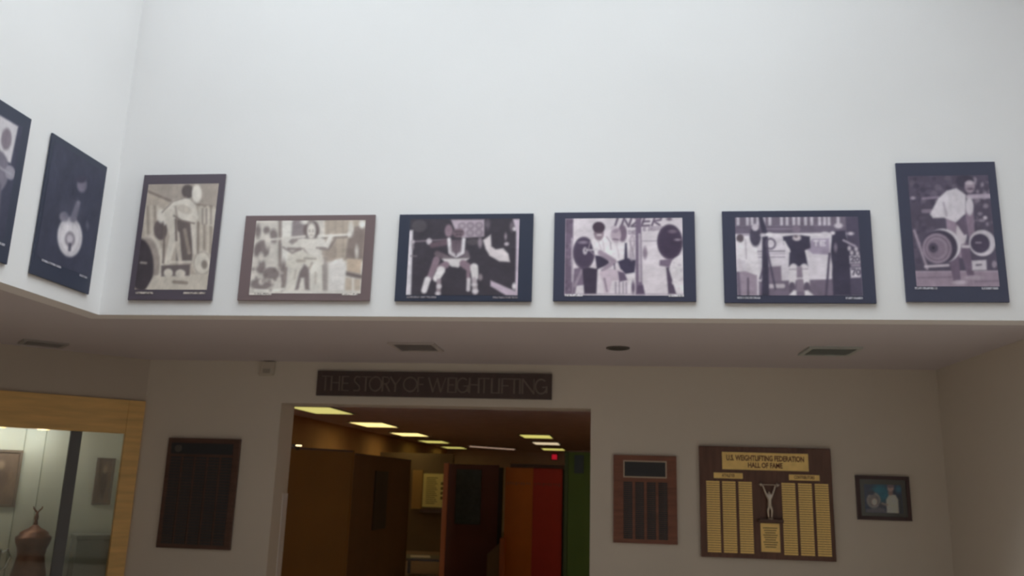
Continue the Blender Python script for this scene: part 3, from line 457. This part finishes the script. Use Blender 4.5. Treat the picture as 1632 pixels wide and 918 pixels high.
# ------------------------------------------------------------------ the long sign over the doorway
sg = empty('sign', (-1.605, D2, EYE+0.559*1.3)); tag(sg, 'long dark brown sign reading THE STORY OF WEIGHTLIFTING over the doorway', 'sign')
SW, SH = 2.168, 0.2296
boxes('board', [(-SW/2, SW/2, -0.03, -0.001, 0, SH)], mat('dark_brown_board', (0.075, 0.05, 0.046), 0.5, var=0.12, scale=3, stretch=(6, 1, 1)), sg, bev=0.004)
LETM = mat('dull_bronze_letters', (0.20, 0.155, 0.135), 0.45, 0.2)
def arc(cx, cy, rx, ry, a0, a1, n=14): return [(cx+rx*math.cos(math.radians(a0+(a1-a0)*i/n)), cy+ry*math.sin(math.radians(a0+(a1-a0)*i/n))) for i in range(n+1)]
TH, TN = 1.5, 0.8      # thick and thin strokes
GLY = {'T': [([(0, 1), (1, 1)], TN), ([(.5, 0), (.5, 1)], TH)], 'H': [([(.05, 0), (.05, 1)], TH), ([(.95, 0), (.95, 1)], TH), ([(.05, .55), (.95, .55)], TN)],
       'E': [([(.1, 0), (.1, 1)], TH), ([(.1, 1), (1, 1)], TN), ([(.1, .52), (.9, .52)], TN), ([(.1, 0), (1, 0)], TN)], 'S': [([(.95, .97), (.3, 1), (.02, .82), (.12, .62), (.9, .32), (.98, .12), (.7, 0), (0, .0)], TH*.8)],
       'O': [(arc(.5, .5, .5, .5, 0, 360, 24), TH*.85)], 'R': [([(.05, 0), (.05, 1)], TH), ([(.05, 1), (.6, 1), (.9, .88), (.9, .66), (.6, .52), (.05, .52)], TN), ([(.45, .52), (1, 0)], TH)], 'Y': [([(0, 1), (.5, .45)], TH), ([(1, 1), (.5, .45)], TN), ([(.5, .45), (.5, 0)], TH)],
       'F': [([(.1, 0), (.1, 1)], TH), ([(.1, 1), (1, 1)], TN), ([(.1, .52), (.9, .52)], TN)], 'W': [([(0, 1), (.27, 0)], TH), ([(.27, 0), (.5, .95)], TN), ([(.5, .95), (.73, 0)], TH), ([(.73, 0), (1, 1)], TN)], 'I': [([(.5, 0), (.5, 1)], TH)],
       'G': [(arc(.52, .5, .5, .5, 50, 360, 20), TH*.85), ([(.62, .45), (1.02, .45)], TN), ([(1.0, .45), (1.0, .08)], TH)], 'L': [([(.1, 0), (.1, 1)], TH), ([(.1, 0), (1, 0)], TN)], 'N': [([(.05, 0), (.05, 1)], TH), ([(.05, 1), (.95, 0)], TH), ([(.95, 0), (.95, 1)], TN)]}
PXL = [('T', 515, 528), ('H', 530.5, 545), ('E', 547.5, 559.5), ('S', 568, 578), ('T', 580, 594.5), ('O', 593, 612), ('R', 613.5, 625.5), ('Y', 626.5, 643), ('O', 648, 669), ('F', 670, 680), ('W', 687.5, 714.5), ('E', 717.5, 728.5), ('I', 729, 733), ('G', 732.5, 750), ('H', 751.5, 767.5), ('T', 768, 783), ('L', 786, 797), ('I', 796.5, 800.5), ('F', 802, 814), ('T', 814, 830), ('I', 829, 833), ('N', 834, 853.5), ('G', 854.5, 872)]
LH, LB = 0.128, 0.05
for ch, a, b in PXL:
    x0 = ((a-506.5)/373.5-0.5)*SW; x1 = ((b-506.5)/373.5-0.5)*SW; w = x1-x0
    bm = bmesh.new()
    for k, (pts, wd) in enumerate(GLY[ch]):
        hw = 0.0052*wd; P_ = [Vector((px*w, 0, py*LH)) for px, py in pts]
        for i in range(len(P_)-1):
            d = (P_[i+1]-P_[i]); n = Vector((-d.z, 0, d.x)).normalized()*hw; e = d.normalized()*hw*0.5
            A, B = P_[i]-e, P_[i+1]+e; y0 = -0.010-0.0004*k-0.0001*(i % 2)
            vs = [bm.verts.new(q) for q in (A+n, B+n, B-n, A-n)]; vt = [bm.verts.new(v.co+Vector((0, y0, 0))) for v in vs]
            bm.faces.new(vt); bm.faces.new(vs)
            for j in range(4): bm.faces.new((vs[j], vs[(j+1) % 4], vt[(j+1) % 4], vt[j]))
    link('letter', mesh_of(bm, 'letter'), LETM, sg, (x0, -0.0305, LB))

# ------------------------------------------------------------------ plaques on the back wall
def wz(z): return EYE+z*1.3
def plates(parent, x0, z0, z1, w, n, m, y, th=0.004, gap=0.22, mesh=None):
    h = (z1-z0)/n
    if mesh is None:
        bm = bmesh.new(); box_bm(bm, 0, w, -th, 0, h*gap/2, h*(1-gap/2)); mesh = mesh_of(bm, 'name_plate'); mesh.materials.append(m)
    for i in range(n): link('name_plate', mesh, None, parent, (x0, y, z0+i*h))
    return mesh
# dark plaque left of the doorway
x0, x1, z0, z1 = -3.1243*1.3, -2.5897*1.3, wz(-.5087), wz(.2414); W, H = x1-x0, z1-z0
k = empty('plaque', ((x0+x1)/2, D2, z0)); tag(k, 'almost black wooden plaque left of the doorway with five columns of dark tags', 'plaque', 'name plaques on the back wall')
boxes('board', [(-W/2, W/2, -0.035, -0.001, 0, H)], WOODDK, k, bev=0.005)
boxes('header_plate', [(-W/2+.04, W/2-.06, -0.040, -0.0352, H-.145, H-.045)], BLACKP, k, bev=0.0015)
em = lathe('emblem', [(0.034, 0), (0.033, 0.003), (0.026, 0.004), (0.0, 0.004)], mat('dim_pewter', (0.11, 0.105, 0.10), 0.4, 0.3), k, (-W/2+.11, -0.0402, H-.095)); em.rotation_euler = (math.radians(90), 0, 0)
ms_ = None
for c in range(5): ms_ = plates(k, -W/2+.045+c*.122, .035, H-.165, .104, 30, BLACKT, -0.0352, mesh=ms_)
# small plaque right of the doorway
x0, x1, z0, z1 = .0192*1.3, .4334*1.3, wz(-.3627), wz(.2007); W, H = x1-x0, z1-z0
k = empty('plaque', ((x0+x1)/2, D2, z0)); tag(k, 'small reddish wooden plaque with a pale-edged black header, right of the doorway', 'plaque', 'name plaques on the back wall')
boxes('board', [(-W/2, W/2, -0.03, -0.001, 0, H)], WOODRED, k, bev=0.005)
hp = boxes('header_plate', [(-.175, .175, -0.036, -0.0302, H-.18, H-.055)], BLACKP, k, bev=0.001)
bm = bmesh.new(); frame_bm(bm, -.185, .185, H-.19, H-.045, .011, -0.037, -0.0302); link('plate_border', mesh_of(bm, 'border'), mat('pale_gold_edge', (0.46, 0.37, 0.28), 0.4, 0.3), hp)
ms_ = None
for c in range(4): ms_ = plates(k, -.183+c*.0985, .035, H-.225, .076, 28, BLACKT, -0.0302, mesh=ms_)
# hall of fame board
x0, x1, z0, z1 = .58*1.3, 1.4181*1.3, wz(-.4297), wz(.2727); W, H = x1-x0, z1-z0
k = empty('plaque', ((x0+x1)/2, D2, z0)); tag(k, 'large wooden hall of fame plaque with brass plates and a lifter figurine', 'plaque', 'name plaques on the back wall')
boxes('board', [(-W/2, W/2, -0.04, -0.001, 0, H)], mat('hall_walnut', (0.13, 0.06, 0.04), 0.38, var=0.22, scale=4, stretch=(8, 1, 1)), k, bev=0.006)
INK = mat('red_brown_ink', (0.16, 0.05, 0.03), 0.6); INKD = mat('dark_ink', (0.08, 0.06, 0.03), 0.6)
def bx(c): return (c-50)/(1022-50)*W-W/2           # board x from drawing units along its top edge
def hz(c): return H*(1-(c-45)/(865-45))
hd = boxes('header_plate', [(bx(220), bx(855), -0.047, -0.0402, hz(218), hz(88))], BRASS, k, bev=0.002)
cx = (bx(220)+bx(855))/2; zt, zb = hz(88), hz(218)
text_obj('lettering', 'U.S. WEIGHTLIFTING FEDERATION', 0.062, INK, hd, (cx, -0.0476, zb+(zt-zb)*.66), (bx(855)-bx(220))*.90, bold=0.0018)
text_obj('lettering', 'HALL OF FAME', 0.060, INK, hd, (cx, -0.0476, zb+(zt-zb)*.26), (bx(855)-bx(220))*.40, bold=0.0018)
t1 = boxes('title_plate', [(bx(155), bx(370), -0.046, -0.0402, hz(286), hz(244))], BRASS, k, bev=0.0015); text_obj('lettering', 'ATHLETES', 0.036, INK, t1, ((bx(155)+bx(370))/2, -0.0466, (hz(286)+hz(244))/2), .105, bold=.0008)
t2 = boxes('title_plate', [(bx(708), bx(930), -0.046, -0.0402, hz(286), hz(244))], BRASS, k, bev=0.0015); text_obj('lettering', 'CONTRIBUTORS', 0.036, INK, t2, ((bx(708)+bx(930))/2, -0.0466, (hz(286)+hz(244))/2), .165, bold=.0008)
ms_ = None
for c in (98, 216, 336, 652, 772, 892): ms_ = plates(k, bx(c), hz(830), hz(306), bx(196)-bx(98), 30, BRASS, -0.0402, th=0.005, gap=0.26, mesh=ms_)
st = boxes('figurine_shelf', [(bx(470), bx(650), -0.095, -0.0402, hz(598), hz(574))], WOODDK, k, bev=0.004)
pp = boxes('text_plate', [(bx(487), bx(625), -0.046, -0.0402, hz(812), hz(606))], BRASS, k, bev=0.002)
bm = bmesh.new()
for i in range(9):                                # engraved lines too small to read
    hw = .058*(1-.25*((i*7) % 3)/2); zc = hz(640+i*17); box_bm(bm, (bx(487)+bx(625))/2-hw, (bx(487)+bx(625))/2+hw, -0.0468, -0.0462, zc-.0035, zc+.0035)
link('engraved_lines', mesh_of(bm, 'engraving'), INKD, pp)
# lifter figurine grown as one skinned body
SILV = mat('aged_silver', (0.62, 0.56, 0.48), 0.3, 0.85)
fx, fz, fh = bx(556), hz(572), 1.0
J = {'hip': (0, 0, .125), 'chest': (0, 0, .178), 'neck': (0, 0, .205), 'head': (0, -.004, .222), 'sl': (-.026, 0, .198), 'sr': (.026, 0, .198), 'el': (-.040, -.004, .235), 'er': (.040, -.004, .235), 'hl': (-.052, -.004, .272), 'hr': (.052, -.004, .272), 'kl': (-.017, -.006, .068), 'kr': (.017, -.006, .068), 'al': (-.012, 0, .012), 'ar': (.012, 0, .012), 'fl': (-.014, -.016, .006), 'fr': (.014, -.016, .006)}
RD = dict(hip=.017, chest=.022, neck=.008, head=.0135, sl=.011, sr=.011, el=.008, er=.008, hl=.007, hr=.007, kl=.010, kr=.010, al=.006, ar=.006, fl=.005, fr=.005)
ks = list(J); ed = [('hip', 'chest'), ('chest', 'neck'), ('neck', 'head'), ('chest', 'sl'), ('chest', 'sr'), ('sl', 'el'), ('sr', 'er'), ('el', 'hl'), ('er', 'hr'), ('hip', 'kl'), ('hip', 'kr'), ('kl', 'al'), ('kr', 'ar'), ('al', 'fl'), ('ar', 'fr')]
me = bpy.data.meshes.new('figurine'); me.from_pydata([J[q] for q in ks], [(ks.index(a), ks.index(b)) for a, b in ed], [])
fo = link('lifter_figurine', me, SILV, k, (fx, -0.068, fz)); fo.modifiers.new('skin', 'SKIN'); sd = fo.modifiers.new('sub', 'SUBSURF'); sd.levels = 2; sd.render_levels = 2
for i, q in enumerate(ks): me.skin_vertices[0].data[i].radius = (RD[q], RD[q])
me.skin_vertices[0].data[0].use_root = True
bm = bmesh.new(); tube_bm(bm, [(-.085, -.004, .276), (.085, -.004, .276)], .0035, 8)
for s in (-1, 1):
    for o_, r_ in ((.064, .017), (.072, .014)): tube_bm(bm, [(s*o_-.003, -.004, .276), (s*o_+.003, -.004, .276)], r_, 16)
link('barbell', mesh_of(bm, 'barbell'), SILV, fo)
lathe('figurine_base', [(0.024, 0), (0.024, .004), (.018, .008), (.016, .010)], SILV, fo, (0, -.006, -.004))
# framed colour photo at the right
x0, x1, z0, z1 = 1.5669*1.3, 1.8956*1.3, wz(-.1662), wz(.1094); W, H = x1-x0, z1-z0
k = empty('framed_photo', ((x0+x1)/2, D2, z0)); tag(k, 'small dark-framed colour photo with blue background, rightmost on the back wall', 'picture')
bm = bmesh.new(); frame_bm(bm, -W/2, W/2, 0, H, .03, -.03, -.001, .003); link('frame', mesh_of(bm, 'frame'), mat('dark_plum_frame', (0.075, 0.045, 0.048), 0.45), k)
boxes('mat_board', [(-W/2+.028, W/2-.028, -.016, -.002, .028, H-.028)], mat('grey_mat', (0.20, 0.20, 0.205), 0.8), k)
sc_ = [(187, 147), (898, 160), (935, 755), (218, 735)]; pc = [(300, 265), (795, 275), (820, 652), (320, 640)]
p = Paint(pc, 64, 48, (38, 44, 62), 14)
p.ell(520, 390, 120, 130, (30, 72, 92), soft=80); p.ell(760, 330, 40, 50, (40, 70, 92), soft=40); p.ell(430, 480, 95, 105, (74, 72, 78)); p.ring(430, 480, 80, 90, 14, (98, 94, 96)); p.ell(415, 480, 55, 65, (82, 76, 80)); p.ell(440, 500, 34, 44, (140, 122, 116)); p.ell(395, 380, 50, 30, (40, 42, 56)); p.poly([(330, 600), (560, 560), (600, 645), (330, 645)], (62, 62, 72)); p.ell(545, 550, 50, 40, (48, 48, 60)); p.poly([(595, 470), (640, 400), (720, 405), (755, 470), (765, 655), (605, 645)], (128, 122, 116)); p.ell(655, 380, 34, 34, (92, 74, 74)); p.ell(655, 320, 42, 46, (116, 98, 98)); p.ell(655, 290, 48, 24, (74, 64, 74)); p.poly([(755, 400), (800, 470), (818, 640), (770, 645)], (44, 46, 54)); p.ln([(540, 520), (610, 540)], 26, (100, 92, 92)); p.blur(1)
l, r_, t, b = inset(sc_, pc); w, h = W*(r_-l), H*(b-t)
link('print', p.mesh(w, h, 5.2), PRINT, k, (W*((l+r_)/2-.5), -.0172, H*(1-b)))
boxes('glass', [(-W/2+.03, W/2-.03, -.0215, -.0195, .03, H-.03)], glass('picture_glass', (0.96, 0.97, 0.96), 1.35), k)

# ------------------------------------------------------------------ oak display case built into the diagonal wall (local +y faces the hall)
CASE_ROT = math.radians(225)
dc = empty('display_case', (-4.353, D2, 0), CASE_ROT); tag(dc, 'large oak-framed glass display case built into the diagonal wall', 'display case')
ST, RB = 0.15, 1.955
boxes('stile', [(0.004, ST, -.02, .03, CZ0, CZ1)], OAK, dc, bev=.004)
boxes('stile', [(CW-ST, CW-.004, -.02, .03, CZ0, CZ1)], OAK, dc, bev=.004)
boxes('top_rail', [(ST, CW-ST, -.02, .028, RB, CZ1)], OAK, dc, bev=.004)
boxes('bottom_rail', [(ST, CW-ST, -.02, .028, CZ0, .42)], OAK, dc, bev=.004)
LINER = mat('pale_sage_liner', (0.62, 0.64, 0.60), 0.8, var=0.03, scale=2)
CD = 0.40
boxes('liner', [(.02, CW-.02, -CD-.02, -CD, CZ0+.02, 2.2), (.02, .04, -CD, -.13, CZ0+.02, 2.2), (CW-.04, CW-.02, -CD, -.13, CZ0+.02, 2.2), (.02, CW-.02, -CD, -.13, 2.18, 2.2)], LINER, dc)
boxes('deck', [(.04, CW-.04, -CD, -.02, .40, .44)], OAK, dc)
bm = bmesh.new()
for s in (.72, .885): box_bm(bm, s-.004, s+.004, -CD, -CD+.003, .44, 2.18)
link('panel_seam', mesh_of(bm, 'seam'), mat('seam_grey', (0.34, 0.36, 0.32), 0.8), dc)
boxes('mullion', [(.505, .60, -.018, .012, .42, RB)], mat('dark_grey_metal', (0.12, 0.125, 0.13), 0.5, 0.2), dc, bev=.004)
boxes('mullion', [(1.55, 1.645, -.018, .012, .42, RB)], MATS['dark_grey_metal'], dc, bev=.004)
CG = glass('case_glass', (0.90, 0.92, 0.885), 1.45)
for a, b in ((ST, .505), (.60, 1.55), (1.645, CW-ST)): boxes('glass_pane', [(a, b, -.012, -.006, .42, RB)], CG, dc)
LAMPM = emit('warm_lamp', (1.0, 0.62, 0.12), 1.6)
for t in (.80, 1.14, 1.5, 2.0):
    lm = lathe('case_lamp', [(.048, -.012), (.048, 0), (.03, .001)], LAMPM, dc, (t, -.10, 1.966)); 
    ld = bpy.data.lights.new('case_lamp_light', 'POINT'); ld.energy = 2.0; ld.color = (.97, 1, .98); ld.shadow_soft_size = .05
    lo = bpy.data.objects.new('case_lamp_light', ld); COL.objects.link(lo); lo.parent = lm; lo.location = (0, -.06, -.06)
boxes('lamp_rail', [(ST, CW-ST, -.16, -.06, 1.968, 1.985)], MATS['golden_oak'], dc)
def dloc(t, back, z):                                # a point inside the case
    c = math.sqrt(.5); return (-4.353-c*t-c*back, D2-c*t+c*back, z)
def casepic(t0, t1, z0, z1, label, shapes):
    w, h = t1-t0, z1-z0
    o = empty('framed_photo', dloc((t0+t1)/2, CD-.002, z0), math.radians(45)); tag(o, label, 'picture')
    bm = bmesh.new(); frame_bm(bm, -w/2, w/2, 0, h, .022, -.018, -.001); link('frame', mesh_of(bm, 'frame'), mat('taupe_frame', (0.20, 0.15, 0.125), 0.6), o)
    q = Paint([(0, 0), (100, 0), (100, 100*h/w), (0, 100*h/w)], 20, 30, (120, 98, 86), 10)
    for e in shapes: q.ell(*e)
    link('print', q.mesh(w-.04, h-.04, 1.3), PRINT, o, (0, -.006, .02))
casepic(.886, 1.20, 1.28, 1.775, 'brownish framed picture at the left inside the display case', [(50, 70, 26, 50, (104, 84, 76)), (50, 40, 12, 14, (150, 128, 112))])
casepic(.10, .262, 1.305, 1.735, 'narrow brownish framed picture at the right inside the display case', [(50, 140, 22, 90, (92, 76, 68)), (50, 60, 16, 22, (150, 130, 115))])
# bronze trophy urn with a forked finial
BRZ = mat('red_bronze', (0.20, 0.085, 0.055), 0.4, 0.35, var=0.2, scale=12)
tr = empty('trophy', dloc(.735, .19, .44), CASE_ROT); tag(tr, 'reddish bronze urn trophy with a forked finial inside the display case', 'trophy')
lathe('urn', [(.10, 0), (.10, .03), (.06, .06), (.055, .09), (.12, .15), (.142, .22), (.138, .29), (.118, .38), (.108, .44), (.116, .50), (.136, .55), (.143, .585), (.140, .60), (.118, .615), (.112, .635), (.085, .655), (.05, .672), (.03, .69), (.018, .70)], BRZ, tr)
fn = lathe('finial', [(.02, .70), (.013, .73), (.018, .76), (.012, .79), (.009, .815)], BRZ, tr)
for s in (-1, 1): tube('fork', [(0, 0, .80), (s*.02, 0, .825), (s*.032, 0, .838), (s*.036, 0, .856)], [.008, .007, .006, .004], BRZ, fn)
# silver cup
SLC = mat('pale_silver', (0.70, 0.71, 0.70), 0.25, 0.8)
cp = empty('trophy_cup', dloc(1.07, .17, .44), CASE_ROT); tag(cp, 'pale silver cup with curled handles left of the bronze urn', 'trophy')
lathe('bowl', [(.07, 0), (.07, .02), (.03, .05), (.02, .12), (.028, .18), (.075, .25), (.10, .36), (.104, .47), (.108, .50), (.100, .50), (.09, .36), (.06, .27), (.01, .24)], SLC, cp)
for s in (-1, 1): tube('handle', [(s*.098, 0, .46), (s*.15, 0, .50), (s*.175, 0, .44), (s*.15, 0, .35), (s*.085, 0, .30)], .011, SLC, cp)
pn = empty('display_plinth', dloc(.26, .24, .44), CASE_ROT); tag(pn, 'grey display plinth at the right end inside the display case', 'plinth')
GRYP = mat('grey_plinth_paint', (0.27, 0.27, 0.25), 0.8)
boxes('block', [(-.14, .14, -.10, .12, 0, .57)], GRYP, pn, bev=.006); boxes('cap', [(-.15, .15, -.11, .13, .571, .61)], GRYP, pn, bev=.006)

# ------------------------------------------------------------------ gallery furnishings beyond the doorway
FRM = mat('troffer_frame', (0.38, 0.33, 0.26), 0.5)
def troffer(x, y, col, strength, label):
    o = empty('ceiling_light', (x, y, SOF)); tag(o, label, 'ceiling light', 'panel lights in the gallery ceiling')
    w, d = .66, 1.30
    boxes('frame', [(-w/2-.03, w/2+.03, -d/2-.03, -d/2, -.02, -.0005), (-w/2-.03, w/2+.03, d/2, d/2+.03, -.02, -.0005), (-w/2-.03, -w/2, -d/2, d/2, -.02, -.0005), (w/2, w/2+.03, -d/2, d/2, -.02, -.0005)], FRM, o)
    boxes('diffuser', [(-w/2, w/2, -d/2, d/2, -.014, -.001)], emit('diffuser_%02d%02d%02d_%d' % (col[0]*99, col[1]*99, col[2]*99, strength*10), col, strength), o)
GRN, WRM, PNK = (1.0, .90, .24), (1.0, .80, .30), (1.0, .80, .52)
troffer(-4.55, 13.0, (1.0, .92, .30), .62, 'nearest yellow ceiling panel light, just inside the doorway')
troffer(-4.62, 16.3, WRM, 1.5, 'brightest warm ceiling panel light, second of the left row')
troffer(-4.68, 19.6, WRM, 1.5, 'warm ceiling panel light, third of the left row')
troffer(-4.82, 23.1, GRN, .62, 'yellow-green ceiling panel light, fourth of the left row')
troffer(-4.96, 26.9, GRN, .58, 'smallest yellow-green ceiling panel light, farthest of the left row')
troffer(-1.66, 19.2, GRN, .60, 'yellow-green ceiling panel light, nearest of the right row')
troffer(-1.68, 22.5, PNK, .75, 'pinkish white ceiling panel light in the middle of the right row')
for x_, y_, l_ in ((-4.5, 9.75, 'added warm ceiling panel light over the mustard partition, hidden above the door head'), (1.3, 9.75, 'added unseen warm ceiling panel light behind the hall of fame wall'), (1.3, 13.0, 'added unseen warm ceiling panel light right of the green partition'), (1.3, 16.3, 'added unseen warm ceiling panel light third in the row behind the right wall')):
    troffer(x_, y_, WRM, 2.7, l_)  # panels out of view, added to give the gallery more light
troffer(-1.75, 26.3, GRN, .66, 'yellow-green ceiling panel light nearest the far doors')
sl = empty('strip_light', (-3.55, 25.7, SOF), math.atan2(1.9, 1.4)); tag(sl, 'thin pinkish strip light between the two rows of panels', 'ceiling light')
boxes('body', [(-1.0, 1.0, -.06, .06, -.03, -.0005)], FRM, sl, bev=.004); boxes('tube', [(-.96, .96, -.03, .03, -.05, -.031)], emit('strip_tube', (1.0, .70, .52), .42), sl, bev=.008)
ex = empty('lit_sign', (-1.85, RY1-.01, EYE+.76)); tag(ex, 'small red glowing sign on the wall above the far doors', 'sign')
boxes('housing', [(-.11, .11, -.05, 0, 0, .21)], mat('sign_housing', (0.05, 0.02, 0.02), 0.5), ex, bev=.006)
boxes('lit_face', [(-.085, .085, -.056, -.0505, .025, .185)], emit('red_glow', (1.0, .02, .05), .32), ex, bev=.001)
MUST = mat('mustard_panel', (0.205, 0.09, 0.009), 0.6, var=0.08, scale=2); BRN = mat('brown_panel', (0.145, 0.075, 0.03), 0.6, var=0.1, scale=2)
def panel(name, a, b, top, th, m, label, edge=None, base=None):
    a, b = Vector((*a, 0)), Vector((*b, 0)); L_ = (b-a).length; an = math.atan2(b.y-a.y, b.x-a.x)
    o = empty(name, a, an); tag(o, label, 'partition', 'exhibit partitions in the gallery')
    boxes('board', [(0.02, L_-.02, 0, th, .06, top-.02)], m, o, bev=.004)
    boxes('end_post', [(0, .02, -.004, th+.004, 0, top)], edge or m, o); boxes('end_post', [(L_-.02, L_, -.004, th+.004, 0, top)], edge or m, o)
    boxes('top_cap', [(.02, L_-.02, -.004, th+.004, top-.02, top)], WOODDK, o)
    boxes('plinth', [(.02, L_-.02, .006, th-.006, 0, .06)], base or WOODDK, o)
    return o, L_
panel('partition', (-3.40, 8.66), (-2.86, 9.36), 1.92, .06, MUST, 'mustard yellow-brown partition just inside the left of the doorway')
o, L_ = panel('partition', (-3.16, 10.30), (-3.10, 13.15), 1.92, .06, BRN, 'dark brown partition running back behind the mustard one')
boxes('notice', [(L_*.34, L_*.55, -.016, -.001, .95, 1.72)], mat('dark_notice', (0.05, 0.04, 0.03), 0.5), o)
RED = mat('red_brown_panel', (0.13, 0.036, 0.022), 0.55, var=0.1, scale=2); ORG = mat('orange_edge', (0.52, 0.16, 0.05), 0.5)
o = empty('partition', (-2.73, 14.4, 0)); tag(o, 'dark red partition with a narrow orange edge at its left', 'partition', 'exhibit partitions in the gallery')
boxes('board', [(0, .86, 0, .07, 0, 1.90)], RED, o, bev=.003); boxes('orange_edge', [(-.085, -.001, -.02, .09, 0, 1.91)], ORG, o, bev=.003); boxes('end_post', [(.861, .93, -.02, .09, 0, 1.86)], mat('near_black', (0.02, 0.014, 0.012), 0.6), o)
ps = boxes('notice_board', [(-2.594, -2.163, 14.376, 14.398, .92, 1.815)], mat('black_green_board', (0.035, 0.045, 0.038), 0.35, var=0.3, scale=14)); tag(ps, 'black-green notice board hung on the dark red partition', 'notice board')
o = empty('partition', (-1.782, 14.6, 0)); tag(o, 'two-tone orange and red partition right of the dark red one', 'partition', 'exhibit partitions in the gallery')
boxes('orange_board', [(.002, .474, 0, .06, 0, 1.87)], mat('orange_paint', (0.72, 0.22, 0.02), 0.5, var=0.05, scale=4), o, bev=.003); boxes('red_board', [(.476, .976, 0, .06, 0, 1.87)], mat('red_paint', (0.62, 0.055, 0.035), 0.5, var=0.05, scale=4), o, bev=.003)
boxes('header', [(.08, 1.03, -.03, .09, 1.871, 1.935)], WOODDK, o, bev=.003); boxes('end_post', [(.98, 1.04, -.02, .08, 0, 1.868)], mat('near_black', (0.02, 0.014, 0.012), 0.6), o)
for x0_, x1_, n_, c_ in ((.03, .45, 9, (0.56, 0.22, 0.06)), (.50, .95, 10, (0.46, 0.08, 0.05))):          # row of small raised letters, too dim to read
    bm = bmesh.new()
    for i in range(n_):
        xa = x0_+(x1_-x0_)*i/n_; wa = (x1_-x0_)/n_*(.55+.2*((i*3) % 2)); box_bm(bm, xa, xa+wa, -.004, -.0005, 1.575+.01*((i*5) % 3), 1.63)
    link('lettering', mesh_of(bm, 'lettering'), mat('dim_letters_%d' % n_, c_, 0.5), o)
pe = empty('plinth', (-1.80, 14.1, 0)); tag(pe, 'low pale plinth with an orange edge standing before the far doors', 'plinth')
bm = bmesh.new(); vs = [bm.verts.new(q) for q in ((-.18, 0, 0), (.02, 0, 0), (.02, .3, 0), (-.18, .3, 0), (-.18, 0, .48), (.02, 0, .66), (.02, .3, .66), (-.18, .3, .48))]
for f in ((3, 2, 1, 0), (4, 5, 6, 7), (0, 1, 5, 4), (1, 2, 6, 5), (2, 3, 7, 6), (3, 0, 4, 7)): bm.faces.new([vs[i] for i in f])
link('block', mesh_of(bm, 'block'), mat('drab_paint', (0.20, 0.13, 0.07), 0.7), pe); boxes('orange_edge', [(.021, .085, -.01, .3, 0, .73)], MATS['orange_edge'], pe, bev=.003)
GRE = mat('green_panel', (0.055, 0.095, 0.006), 0.6, var=0.08, scale=2)
o = empty('partition', (-.585, 12.0, 0)); tag(o, 'green partition at the right edge of the doorway', 'partition', 'exhibit partitions in the gallery')
boxes('board', [(0, 1.4, 0, .06, 0, 2.06)], GRE, o, bev=.003); boxes('end_post', [(-.05, -.001, -.01, .07, 0, 2.07)], mat('dark_green_post', (0.04, 0.06, 0.012), 0.6), o); boxes('top_cap', [(0, 1.4, -.006, .066, 2.061, 2.08)], WOODDK, o)
ps = boxes('notice_board', [(-.50, -.37, 11.975, 11.998, 1.77, 2.02)], mat('dark_teal_board', (0.03, 0.045, 0.045), 0.5)); tag(ps, 'small dark board on the green partition', 'notice board')
# cross wall with the pale notice in the gap between the partitions
structure('wall_gallery_cross', [(RX0, -3.72, 20.1, 20.25, 0, 2.24)], mat('cross_wall_paint', (0.20, 0.14, 0.09), 0.8, var=0.06, scale=2))
structure('trim_3', [(-4.66, -4.42, 20.02, 20.1, 0.95, 1.84)], mat('ochre_post', (0.44, 0.27, 0.10), 0.7))
nb = empty('notice', (-4.13, 20.09, EYE-.62)); tag(nb, 'pale yellow lettered notice on the wall between the partitions', 'notice')
boxes('sheet', [(-.28, .28, -.02, 0, 0, .77)], mat('pale_yellow_sheet', (0.95, 0.86, 0.40), 0.6), nb)
bm = bmesh.new()
for i in range(14): box_bm(bm, -.20, .02+.05*((i*5) % 3)/2, -.0225, -.0205, .08+i*.045, .095+i*.045)
for i in range(4): box_bm(bm, .15, .22, -.0225, -.0205, .18+i*.11, .25+i*.11)
link('printed_lines', mesh_of(bm, 'lines'), mat('olive_ink', (0.22, 0.18, 0.06), 0.7), nb)
structure('trim_4', [(-4.42, -3.75, 19.9, 20.1, EYE-.74, EYE-.66)], WOODDK)
tb = empty('low_table', (-3.0, 15.0, 0)); tag(tb, 'low dark table with a painted white leaflet, seen past the brown partition', 'table')
TBM = mat('table_dark_wood', (0.07, 0.05, 0.045), 0.4)
boxes('top', [(-.6, .25, -.4, .4, .28, .32)], TBM, tb, bev=.004)
for sx in (-.55, .2):
    for sy in (-.35, .35): boxes('leg', [(sx-.025, sx+.025, sy-.025, sy+.025, 0, .28)], TBM, tb)
lf = boxes('glare', [(-.17, .17, -.2, .2, 0, .004)], mat('painted_glare_white', (0.9, 0.84, 0.80), 0.6), None, loc=(-3.28, 15.0, .321), rotz=.25); tag(lf, 'white painted leaflet lying on the low dark table', 'painted glare')  # white sheet stands in for light glaring off the table top

cl = empty('clip_lamp', (-3.31, 8.775, 1.92), math.radians(52)); tag(cl, 'tiny glowing lamp clipped to the top of the mustard partition', 'lamp')
boxes('clip', [(-.02, .02, -.012, .072, 0, .012), (-.02, .02, -.012, -.006, -.03, 0)], mat('near_black', (0.02, 0.014, 0.012), 0.6), cl)
boxes('shade', [(-.05, .05, -.02, .04, .012, .03)], mat('near_black', (0.02, 0.014, 0.012), 0.6), cl, bev=.004); boxes('bulb', [(-.035, .035, -.028, -.0205, .010, .024)], emit('clip_bulb', (1.0, .82, .45), 2.0), cl, bev=.002)
